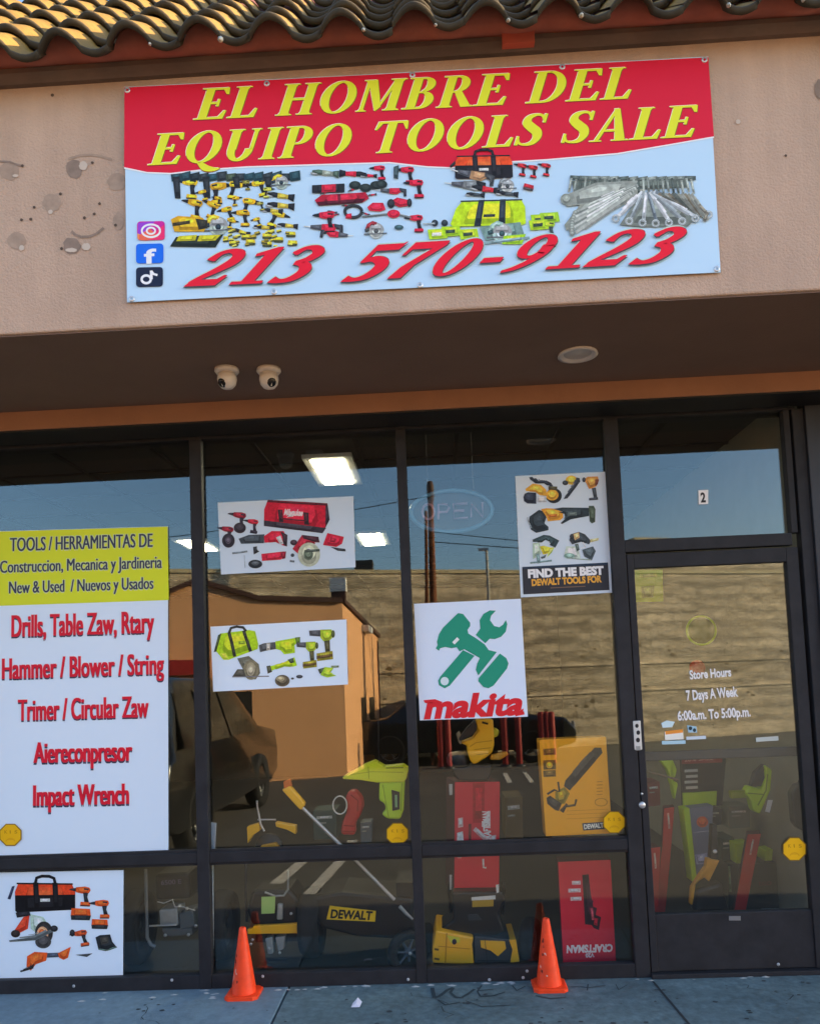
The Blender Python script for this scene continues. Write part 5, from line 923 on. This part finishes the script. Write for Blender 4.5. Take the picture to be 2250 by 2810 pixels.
# ------------------------------------------------------------------ on the pavement
M_cone = mat('cone_orange', '#fb4512', .5, noise=.16, nscale=14)
def cone(x, y, lab, rot=0):
    t = thing('traffic_cone', lab, 'traffic cone', (x, y, 0), 'orange cones on the pavement')
    h = .322; b = MB(); r = .080; n = 8; vs = []
    def rsq2(r, z, c=.02): return [(x+sx*r-sx*c*(1-a), y+sy*r-sy*c*a, z) for sx, sy, a in ((-1, -1, 1), (-1, -1, 0), (1, -1, 0), (1, -1, 1), (1, 1, 1), (1, 1, 0), (-1, 1, 0), (-1, 1, 1))]
    a_ = rsq2(r, .0); b_ = rsq2(r, .014); c_ = rsq2(r*.93, .018)
    b.add(a_+b_+c_, [tuple(range(8))[::-1], tuple(range(16, 24))]+[(k+o, (k+1) % 8+o, (k+1) % 8+8+o, k+8+o) for k in range(8) for o in (0, 8)], M_cone); b.build('base', t)
    MB().lathe([(.061, .016), (.059, .03), (.0175, h-.012), (.0165, h-.004), (.013, h), (.010, h), (.009, h-.03)], (x, y, 0), (0, 0, 1), M_cone, 40).build('cone_body', t)
    mk = MB(); rr = random.Random(int(x*100))
    for i in range(9):
        z = rr.uniform(.05, .24); ang = R(-90-40+rr.uniform(-22, 22)); rad = .059-(z-.03)*.141+.001; w_ = rr.uniform(.06, .2); hh = rr.uniform(.004, .014)
        p = [(x+(rad-dz*.156)*math.cos(ang+da), y+(rad-dz*.156)*math.sin(ang+da), z+dz) for da, dz in ((0, 0), (w_, rr.uniform(-.01, .01)), (w_, hh), (0, hh+rr.uniform(0, .01)))]
        MB().add(p, [(0, 1, 2, 3)], mat('scuff_pale', '#e0b6a4', .8) if i % 2 else mat('scuff_dark', '#5e2415', .8)).build('scuff', t)
cone(-1.012, -.088, 'orange traffic cone in front of the second window, left one of the pair')
cone(.462, -.087, 'orange traffic cone in front of the red carton, right one of the pair')
c = atd(750, 2116, -.3); c = atz(750*K, 2118*K, 0); pp = MB(); rr = random.Random(2)
pp.add([(c.x-.022, c.y-.02, .003), (c.x+.018, c.y-.022, .004), (c.x+.026, c.y+.018, .012), (c.x+.004, c.y+.045, .022), (c.x-.018, c.y+.02, .006), (c.x, c.y, .014)], [(0, 1, 5), (1, 2, 5), (2, 3, 5), (3, 4, 5), (4, 0, 5)], mat('tissue', '#e4e2ee', .8)); tag(pp.build('paper_scrap'), 'crumpled white paper scrap lying on the pavement between the cones', 'litter')
gm = mat('scrawl_dark', '#2c3c42', .9); gz = [.0026]
def scrawl(parent, pts, wd):
    m = MB(); q = [atz(u, v, gz[0]) for u, v in zp('G', pts)]; gz[0] += .00003
    for i in range(len(q)-1):
        gz[0] += .00002; t = (q[i+1]-q[i]).normalized(); n = Vector((-t.y, t.x, 0))*wd; z = Vector((0, 0, .00002*i))
        m.add([q[i]+n+z, q[i]-n+z, q[i+1]-n+z, q[i+1]+n+z], [(0, 1, 2, 3)], gm)
    m.build('stroke', parent)
GT = thing('pavement_scrawl', 'dark hand-scrawled letters on the pavement below the yellow mower', 'graffiti', tuple(atz(*zp('G', [(500, 1950)])[0], .002)))
for p, wd in (([(140, 1905), (155, 1975), (195, 1960), (245, 1920), (285, 1905)], .009), ([(285, 1905), (265, 1940), (300, 1970), (340, 1975), (390, 1945), (430, 1915)], .007), ([(480, 1890), (450, 1930), (470, 1965), (560, 1960), (640, 1935)], .004), ([(455, 1925), (560, 1915)], .003), ([(180, 1990), (230, 2025), (330, 2005)], .004), ([(370, 1995), (480, 2035), (680, 2025)], .003), ([(690, 1890), (720, 1925), (780, 1895)], .003), ([(850, 1960), (950, 1980), (1060, 1970)], .004), ([(1090, 1900), (1150, 1895), (1210, 1905), (1330, 1890)], .003), ([(1210, 1880), (1205, 1925)], .003), ([(1400, 1880), (1420, 1920), (1480, 1885)], .002)): scrawl(GT, p, wd)

# ------------------------------------------------------------------ across the car park (seen mirrored in the glass)
def mp(u, v, Yv):                         # photo point mirrored in the glass, on the plane Yv behind it
    p = atd(u, v, Yv); return Vector((p.x, 2*GY-p.y, p.z))
# sand block wall
w0 = Vector((-14, -8.0)); w1 = Vector((30, -23.4)); wd_ = (w1-w0).normalized(); wn = Vector((-wd_.y, wd_.x))
if wn.y < 0: wn = -wn
def wl(s): return w0+wd_*s
WLEN = (w1-w0).length
wt = thing('block_wall', 'long sand coloured block wall on the far side of the car park, mirrored in the glass', 'wall', (w0.x, w0.y, -.15))
def wpanel(s0, s1, z0, z1, off, th, m, name):
    a_ = wl(s0)+wn*off; b_ = wl(s1)+wn*off; e = wn*-th
    MB().prism([(a_.x, a_.y, z0), (b_.x, b_.y, z0), (b_.x, b_.y, z1), (a_.x, a_.y, z1)], (e.x, e.y, 0), m).build(name, wt)
wpanel(0, WLEN, -.15, 3.72, 0, .3, M_block, 'wall_face'); wpanel(0, WLEN, 3.723, 3.80, .03, .36, mat('wall_cap', '#c6b792', .9, noise=.15), 'coping')
for i, (z, hh) in enumerate(((1.62, .03), (1.0, .03))): wpanel(0, WLEN, z, z+hh, .035, .0348, M_block, 'rib_course')
xs_ = (4.7-w0.x)/wd_.x; wpanel(xs_, WLEN, 3.803, 4.52, .0, .3, M_block, 'wall_face'); wpanel(xs_-.05, WLEN, 4.523, 4.58, .03, .36, MATS['wall_cap'], 'coping')
rr = random.Random(4)
pk = MB(); Mpk = mat('wall_pock', '#6e5c3c', .95)
for i in range(110):
    s = rr.uniform(6, 34); z = rr.choice([1.1, 1.35, 1.55, 1.85, 2.0, .75])+rr.gauss(0, .07); r = rr.uniform(.015, .05); q = wl(s)+wn*(.002+.00002*i)
    pk.add([(q.x+wd_.x*r*1.5*math.cos(t), q.y+wd_.y*r*1.5*math.cos(t), z+r*math.sin(t)*rr.uniform(.6, 1.2)) for t in [2*math.pi*k/8 for k in range(8)]], [tuple(range(8))], Mpk)
stuff(pk.build('wall_pock', wt))
p = mp(765, 1200, 13.5); t = tag(MB().box(p.x-.2, p.x+.2, p.y-.4, p.y, 3.0, 4.16, mat('vent_dark', '#3a352e', .7)).build('roof_vent'), 'dark square roof vent rising over the far wall, mirrored under the red tool poster', 'vent')
# orange building
KF = .32
def fpt(u, v, off=0.):                    # photo point mirrored on to the slanting front wall
    Y = 10.0
    for _ in range(30): Y = 10.0+KF*(atd(u, v, Y).x+1.70)-off
    return mp(u, v, Y)
OB = thing('orange_building', 'orange stucco building with dark parapet trim and sunlit end wall, mirrored in the second window', 'building', (-5, 2*GY-9, -.15))
fn = Vector((KF, 1, 0)).normalized(); fd = Vector((1, -KF, 0)).normalized()
pc = fpt(720, 1268); xb, yb = -1.24, 2*GY-12.5
top = [fpt(u, v) for u, v in ((150, 1270), (330, 1262), (415, 1226), (545, 1264))]+[pc]
def dn(p): return Vector((p.x, p.y, -.15))
MB().prism([dn(top[0])]+top+[dn(pc)], fn*-.25, M_orange).build('front_wall', OB)
e0 = pc-fn*.001; i0 = e0+Vector((-.3, -.05, 0)); zb = 2.36
MB().add([dn(e0), (e0.x, e0.y, e0.z-.01), (xb, yb, zb), (xb, yb, -.15), dn(i0), (i0.x, i0.y, e0.z-.01), (xb-.3, yb, zb), (xb-.3, yb, -.15)], [(0, 1, 2, 3), (4, 5, 6, 7), (1, 2, 6, 5), (2, 3, 7, 6)], M_orange).build('end_wall', OB)
m = MB()
for i in range(len(top)-1):
    p, q = top[i]+fn*.06, top[i+1]+fn*.06; m.prism([p, q, q+Vector((0, 0, .085)), p+Vector((0, 0, .085))], fn*-.4, M_otrim)
m.build('parapet_trim', OB)
MB().prism([(pc.x+.05, pc.y, pc.z), (xb+.05, yb, zb+.01), (xb+.05, yb, zb+.08), (pc.x+.05, pc.y, pc.z+.07)], (-.4, 0, 0), M_otrim).build('parapet_trim', OB)
MB().prism([(top[0].x, top[0].y-.3, 2.3), (pc.x-.3, pc.y-.3, 2.3), (xb-.3, yb, 2.3), (top[0].x, yb, 2.3)], (0, 0, .06), M_otrim).build('roof', OB)
a_, b_ = fpt(440, 1470), fpt(531, 1455); MB().prism([dn(a_)+fn*.004, dn(b_)+fn*.004, Vector((b_.x, b_.y, b_.z))+fn*.004, Vector((a_.x, a_.y, b_.z))+fn*.004], fn*-.1, mat('doorway_dark', '#17130f', .8)).build('doorway', OB)
a_, b_ = fpt(290, 1424, .6), fpt(434, 1388, .6); MB().prism([(a_.x, a_.y, a_.z), (b_.x, b_.y, a_.z), (b_.x, b_.y, b_.z), (a_.x, a_.y, b_.z)], fn*-.62, M_red).build('awning', OB)
dd = Vector((xb-pc.x, yb-pc.y, 0)); nn = Vector((-dd.y, dd.x, 0)).normalized(); nn = nn if nn.x > 0 else -nn
for f0, f1, z0, z1 in ((.42, .55, .62, 1.18), (.66, .79, .60, 1.16)):
    a_ = dn(pc)+dd*f0; b_ = dn(pc)+dd*f1
    MB().prism([(a_.x, a_.y, z0), (b_.x, b_.y, z0), (b_.x, b_.y, z1), (a_.x, a_.y, z1)], nn*.012, mat('slit_window', '#2b241c', .4)).build('slit_window', OB)
a_ = dn(pc)+dd*.5; MB().prism([(a_.x, a_.y, 2.45), (a_.x+.05, a_.y-.3, 2.4), (a_.x+.05, a_.y-.3, 2.52), (a_.x, a_.y, 2.57)], nn*.14, M_white).build('wall_lamp', OB)
MB().box(xb-.08, xb+.01, yb+.02, yb+.1, -.15, 2.3, M_otrim).build('downpipe', OB)
# bollards
def bollard(u, v, top_, lab, yv=None):
    b_ = atz(u*K, v*K, -.15); Yv = yv or b_.y; p = mp(u, v, Yv); pt = mp(u, top_, Yv); h = max(.8, pt.z+.15)
    t = thing('bollard', lab, 'bollard', (p.x, p.y, -.15), 'red bollards across the car park'); r = .062
    MB().lathe([(r, 0), (r, h-.04), (r*.8, h-.01), (0, h)], (p.x, p.y, -.15), (0, 0, 1), M_red, 16).build('post', t); MB().lathe([(r*1.9, 0), (r*1.9, .02), (r, .04)], (p.x, p.y, -.15), (0, 0, 1), M_dgrey, 16).build('foot', t)
bollard(625, 1638, 1570, 'red bollard before the shaded front of the orange building, left of its corner')
bollard(738, 1606, 1565, 'red bollard standing at the sunlit end of the orange building')
bollard(929, 1602, 1500, 'red bollard in front of the black car, nearest its tail', 10.7)
bollard(944, 1600, 1503, 'second red bollard from the tail of the black car', 10.7)
bollard(1063, 1585, 1500, 'red bollard in front of the middle doors of the black car', 10.7)
bollard(1092, 1583, 1500, 'red bollard in front of the front door of the black car', 10.7)
for i, u in enumerate((1142, 1153, 1164)): bollard(u, 1582, 1498, ['thin group red bollard by the front wheel of the black car, left of three', 'thin group red bollard by the front wheel of the black car, middle of three', 'thin group red bollard by the front wheel of the black car, right of three'][i], 10.7)
# poles and wires
p = mp(914, 1330, 11.3); t = thing('utility_pole', 'rusty brown twin utility pole before the far wall, mirrored in the third window', 'pole', (p.x, p.y, -.15))
Mru = mat('rusty_wood', '#7a4624', .85, noise=.3, nscale=3)
q0 = mp(905, 1018, 11.3); MB().tube([(p.x+.05, p.y, -.15), (p.x, p.y, 2.6), (q0.x, p.y, q0.z)], [.085, .072, .05], Mru, 12).build('pole_shaft', t)
MB().tube([(p.x-.13, p.y+.05, -.15), (p.x-.13, p.y+.05, 2.6), (q0.x-.10, p.y+.05, q0.z-.55)], [.04, .035, .03], Mru, 10).build('riser_pipe', t)
MB().lathe([(.06, 0), (.07, .08), (.07, .3), (.05, .38), (0, .4)], (q0.x, p.y, q0.z-.35), (0, 0, 1), M_otrim, 14).build('transformer', t)
a_ = Vector((q0.x, p.y, q0.z-.05))
p = mp(1028, 1265, 11.9); t = thing('lamp_post', 'thin pale lamp post before the far wall, mirrored right of the twin pole', 'pole', (p.x, p.y, -.15)); zt = mp(1028, 1157, 11.9).z
MB().tube([(p.x, p.y, -.15), (p.x, p.y, zt)], [.04, .028], mat('pale_post', '#b0aca0', .6), 10).build('post', t); MB().box(p.x-.16, p.x+.04, p.y-.05, p.y+.05, zt-.02, zt+.03, M_mgrey).build('lamp_head', t); MB().tube([(p.x-.09, p.y-.02, -.15), (p.x-.08, p.y-.02, 2.9)], .055, Mru, 10).build('sleeve', t)
for i, (z0, sag, x1, z1) in enumerate(((a_.z-.9, .5, 16, 3.95), (a_.z-1.1, .4, 18, 3.7), (a_.z-.2, .8, -22, 5.3))):
    p = [Vector((a_.x+(x1-a_.x)*s, a_.y-1.2*s, z0+(z1-z0)*s-sag*4*s*(1-s))) for s in [k/14 for k in range(15)]]
    tag(MB().tube(p, .009, M_black, 5).build('overhead_wire'), ['upper overhead wire running right from the twin pole', 'lower overhead wire running right from the twin pole', 'overhead wire running left from the twin pole'][i], 'wire')
p = mp(712, 1232, 11.0); t = thing('floodlight', 'small white floodlight on a bracket above the orange building, mirrored below the red tool poster', 'light', (p.x, p.y, 2.4))
MB().tube([(p.x, p.y-.1, 2.3), (p.x, p.y-.1, p.z-.08)], .03, M_otrim, 8).build('bracket', t); MB().box(p.x-.15, p.x+.15, p.y-.12, p.y+.1, p.z-.12, p.z+.14, M_white).build('lamp_body', t); MB().box(p.x-.13, p.x+.13, p.y-.1, p.y+.08, p.z-.32, p.z-.123, M_otrim).build('ballast_box', t)

# vehicles
M_cglass = mat('car_glass', '#0c0f12', .06, spec=.8); M_tail = mat('tail_lamp', '#3c0c0c', .25); M_head = mat('head_lamp', '#dfe3e6', .15)
def carbody(prof, w, x0, y0, ang, m, parent, name, tumble=.82, belt=.95):
    """profile (length, height), swept across the width; sides lean in above the belt"""
    n = len(prof); vs = []
    secs = [(-1, .90), (-.94, .985), (-.6, 1), (.6, 1), (.94, .985), (1, .90)]
    ca, sa = math.cos(ang), math.sin(ang); L0 = min(p[0] for p in prof); L1 = max(p[0] for p in prof); lc = (L0+L1)/2
    for s, k in secs:
        for l, z in prof:
            hw = w/2*(1 if z < belt else 1-(1-tumble)*(z-belt)/.6)
            X = s*hw; Lk = lc+(l-lc)*(.9+.1*k if abs(s) > .9 else 1); Z = z if abs(s) < .9 else z-(1-k)*.18*(z > .5)
            vs.append((x0+X*ca-Lk*sa, y0+X*sa+Lk*ca, Z-.15))
    f = [(i*n+j, i*n+(j+1) % n, (i+1)*n+(j+1) % n, (i+1)*n+j) for i in range(len(secs)-1) for j in range(n)]+[tuple(range(n)), tuple(reversed(range((len(secs)-1)*n, len(secs)*n)))]
    return MB().add(vs, f, m, True).build(name, parent, bevel=.02)
def local(x0, y0, ang):
    ca, sa = math.cos(ang), math.sin(ang)
    return lambda X, L, Z: Vector((x0+X*ca-L*sa, y0+X*sa+L*ca, Z-.15))
def vehicle(name, label, x0, y0, ang, prof, w, mt, wheels, wr, glz, belt, lamps):
    t = thing(name, label, 'car', (x0, y0, -.15)); lo = local(x0, y0, ang)
    carbody(prof, w, x0, y0, ang, mt, t, 'body', .80, belt)
    for L in wheels:
        for s in (-1, 1):
            c = lo(s*(w/2-.09), L, wr); ax = lo(1, 0, 0)-lo(0, 0, 0); wheel(t, c, wr, .2, ax, None, 5, M_chrome)
    for poly, side in glz:
        if side == 'x':
            for s in (-1, 1):
                q = [lo(s*(w/2*(1-.20*(z-belt)/.6)+.006), l, z) for l, z in poly]; MB().prism(q, (lo(-s*.012, 0, 0)-lo(0, 0, 0)), M_cglass).build('side_window', t)
        else:
            (l0, z0), (l1, z1) = poly; d = Vector((0, 0, 0)); e = .02*side
            q = [lo(-w/2*.80, l0+e, z0), lo(w/2*.80, l0+e, z0), lo(w/2*.68, l1+e, z1), lo(-w/2*.68, l1+e, z1)]; MB().prism(q, (lo(0, -.012*side, 0)-lo(0, 0, 0)), M_cglass).build('windscreen' if side*(1 if l0 > 0 else 1) > 0 else 'rear_window', t)
    for nm, mt2, L, z0, z1, side in lamps:
        for s in (-1, 1):
            x_ = s*(w/2-.2); q = [lo(x_-.14, L, z0), lo(x_+.14, L, z0), lo(x_+.14, L, z1), lo(x_-.14, L, z1)]; MB().prism(q, (lo(0, .03*side, 0)-lo(0, 0, 0)), mt2).build(nm, t, bevel=.01)
    return t, lo
M_suv = mat('suv_paint', '#1c1d1c', .22, .2, coat=.5); M_car = mat('car_paint', '#101116', .2, .2, coat=.5)
prof = [(0, .42), (.02, .75), (.10, .98), (.22, 1.02), (.48, 1.66), (.9, 1.76), (2.6, 1.74), (3.0, 1.68), (3.75, 1.12), (4.7, 1.0), (4.85, .75), (4.82, .42), (4.4, .3), (.3, .3)]
t, lo = vehicle('parked_suv', 'dark grey parked car with its tail to the shop, mirrored large at the left', -3.4, 2*GY-3.0, math.pi, prof, 1.92, M_suv, (.95, 3.85), .36, [([(.55, 1.06), (1.3, 1.06), (1.3, 1.6), (.72, 1.6)], 'x'), ([(1.38, 1.06), (2.2, 1.06), (2.2, 1.62), (1.38, 1.62)], 'x'), ([(2.28, 1.06), (3.5, 1.06), (2.95, 1.6), (2.28, 1.62)], 'x'), ([(.25, 1.08), (.46, 1.60)], -1), ([(3.68, 1.16), (3.05, 1.62)], 1)], 1.03, [('tail_lamp', M_tail, .08, .82, 1.0, -1), ('headlamp', M_head, 4.78, .72, .88, 1)])
A_ = MB(); A_.prism([lo(-.26, .0, .62), lo(.26, .0, .62), lo(.26, .0, .75), lo(-.26, .0, .75)], lo(0, -.03, 0)-lo(0, 0, 0), M_white); A_.build('number_plate', t)
MB().prism([lo(-.9, -.06, .38), lo(.9, -.06, .38), lo(.9, -.06, .56), lo(-.9, -.06, .56)], lo(0, .2, 0)-lo(0, 0, 0), M_black).build('bumper', t, bevel=.03)
prof = [(0, .4), (.02, .72), (.1, .86), (.75, .92), (1.35, 1.34), (2.3, 1.38), (3.1, .93), (4.1, .82), (4.3, .6), (4.28, .36), (3.9, .25), (.3, .25)]
p = mp(1210, 1590, 11.5); t, lo = vehicle('black_car', 'low black car parked along the far wall, mirrored below the green mark poster', p.x, p.y-.45, -math.pi/2, [(l-4.3, z) for l, z in prof], 1.75, M_car, (-3.5, -.85), .31, [([(1.05-4.3, .95), (1.5-4.3, 1.28), (2.2-4.3, 1.31), (2.2-4.3, .95)], 'x'), ([(2.28-4.3, .95), (2.28-4.3, 1.31), (2.4-4.3, 1.28), (2.95-4.3, .95)], 'x'), ([(2.98-4.3, .98), (2.34-4.3, 1.35)], 1), ([(.82-4.3, .96), (1.33-4.3, 1.32)], -1)], .93, [('headlamp', M_head, -.05, .62, .74, 1), ('tail_lamp', M_tail, -4.28, .64, .76, -1)])

# more stock behind the door and the window
for k, q, Y, d, col, lab in (
    ('H', [(700, 590), (800, 585), (795, 700), (705, 705)], 1.0, .15, '#3c4046', 'dark grey carton behind the lime panel of the display board'),
    ('H', [(845, 570), (1000, 560), (1005, 720), (850, 728)], .95, .2, '#6f7568', 'grey carton stacked behind the long red carton at the right'),
    ('H', [(790, 800), (890, 795), (895, 960), (800, 965)], .9, .2, '#2f4a3a', 'dark green carton left of the small lime boxes'),
    ('H', [(1060, 640), (1230, 630), (1235, 760), (1065, 770)], 1.1, .2, '#23262a', 'black carton under the hanging lime blower'),
    ('H', [(255, 390), (345, 385), (350, 560), (262, 570)], .9, .2, '#7a2a24', 'dull red carton left of the hanging lime trimmer head'),
    ('F', [(800, 690), (960, 680), (965, 880), (805, 890)], .8, .2, '#2d4a44', 'dark teal carton behind the silver trimmer shaft'),
    ('F', [(1125, 770), (1200, 765), (1200, 905), (1128, 910)], .5, .12, '#5c6468', 'small grey carton right of the round red blower'),
    ('G', [(640, 600), (760, 590), (765, 880), (645, 885)], 1.1, .3, '#5c4a1c', 'dull brown carton in the shade behind the yellow blower carton')):
    t = root('stock_carton', lab, 'carton', k, q[3], Y, 'cartons of stock inside the shop'); mt = mat('card_'+col[1:], col, .6, noise=.1)
    slab(k, q, Y, d, mt).build('box', t, bevel=.003); A = Art(Y-.001); A.ph = True; x0, y0 = q[0]; x1, y1 = q[2]
    A.line([(x0+.15*(x1-x0), y0+.25*(y1-y0)), (x0+.8*(x1-x0), y0+.22*(y1-y0))], (y1-y0)*.1, 'b9bcb8', k); A.line([(x0+.15*(x1-x0), y0+.45*(y1-y0)), (x0+.55*(x1-x0), y0+.43*(y1-y0))], (y1-y0)*.05, '8d918c', k); A.build('box_print', t)
# product stickers and lime patches seen on the upper part of the door
Y = .6; t = root('lime_poster', 'faint lime poster inside the shop, seen at the top left of the door glass', 'poster', 'D', (270, 540), Y)
slab('D', [(165, 310), (370, 305), (375, 540), (172, 545)], Y, .004, M_lime).build('paper_sheet', t); A = Art(Y-.001); A.ph = True; A.poly([(210, 430), (310, 420), (300, 510), (220, 515)], '6f8a2c', 'D').line([(200, 350), (330, 345)], 30, 'd9de62', 'D'); A.build('tool_picture', t)
t = root('ring_sign', 'faint round lime ring sign inside the shop, seen through the upper door glass', 'sign', 'D', (655, 880), Y)
c = at(*zp('D', [(655, 755)])[0], Y); r = (at(*zp('D', [(770, 755)])[0], Y)-c).length; MB().lathe([(r, 0), (r, .006), (r*.86, .006), (r*.86, 0), (r, 0)], c, (0, -1, 0), M_lime, 32).build('ring', t); MB().lathe([(r*.855, 0), (r*.855, .003), (0, .003)], c, (0, -1, 0), mat('ring_centre', '#7d8440', .6), 32).build('centre', t)
t = root('red_disc', 'small red disc inside the shop above the opening hours', 'sign', 'D', (625, 1060), Y); c = at(*zp('D', [(625, 1030)])[0], Y); MB().lathe([(.045, 0), (.045, .006), (0, .006)], c, (0, -1, 0), M_redd, 24).build('disc', t)
# moulded details that break up the plain tool bodies
def detail(tname, k, Y, items):
    for o in bpy.data.objects:
        if o.name == tname and o.type == 'EMPTY':
            for pts, wd, col in items: A = Art(Y); A.line(pts, wd, col, k); A.build('seam', o)
detail('spray_gun', 'F', .0885, [([(1060, 440), (1200, 420), (1420, 425)], 6, '9fa81c'), ([(1180, 385), (1185, 470)], 5, '8d961a'), ([(1300, 395), (1420, 392)], 8, '6f7818')])
detail('spray_gun', 'F', .0985, [([(1280, 510), (1300, 630), (1320, 735)], 6, '7d991c'), ([(1410, 500), (1405, 690)], 6, '7d991c')])
detail('leaf_blower', 'F', .299, [([(1060, 580), (1110, 620), (1105, 690)], 8, '7d1512'), ([(1010, 790), (1080, 795)], 8, '7d1512'), ([(1000, 830), (1085, 832)], 8, '8f1a16')])
detail('pole_saw_head', 'O', .3585, [([(640, 640), (760, 560), (1080, 520)], 16, 'b8851a'), ([(720, 700), (1060, 660)], 12, 'a87a18'), ([(760, 800), (1000, 770)], 12, 'a87a18'), ([(880, 160), (1000, 190)], 40, '3c2a12')])
detail('lawn_mower', 'G', .2585, [([(180, 1620), (400, 1640)], 6, 'b98410'), ([(240, 1530), (230, 1740)], 8, 'b07c10'), ([(450, 1720), (700, 1722)], 6, '15161a'), ([(500, 1560), (520, 1745)], 4, '202226')])
detail('lime_blower', 'H', .449, [([(1130, 330), (1120, 450), (1060, 560)], 10, '6f8a18'), ([(985, 470), (1110, 480)], 8, '6f8a18')])
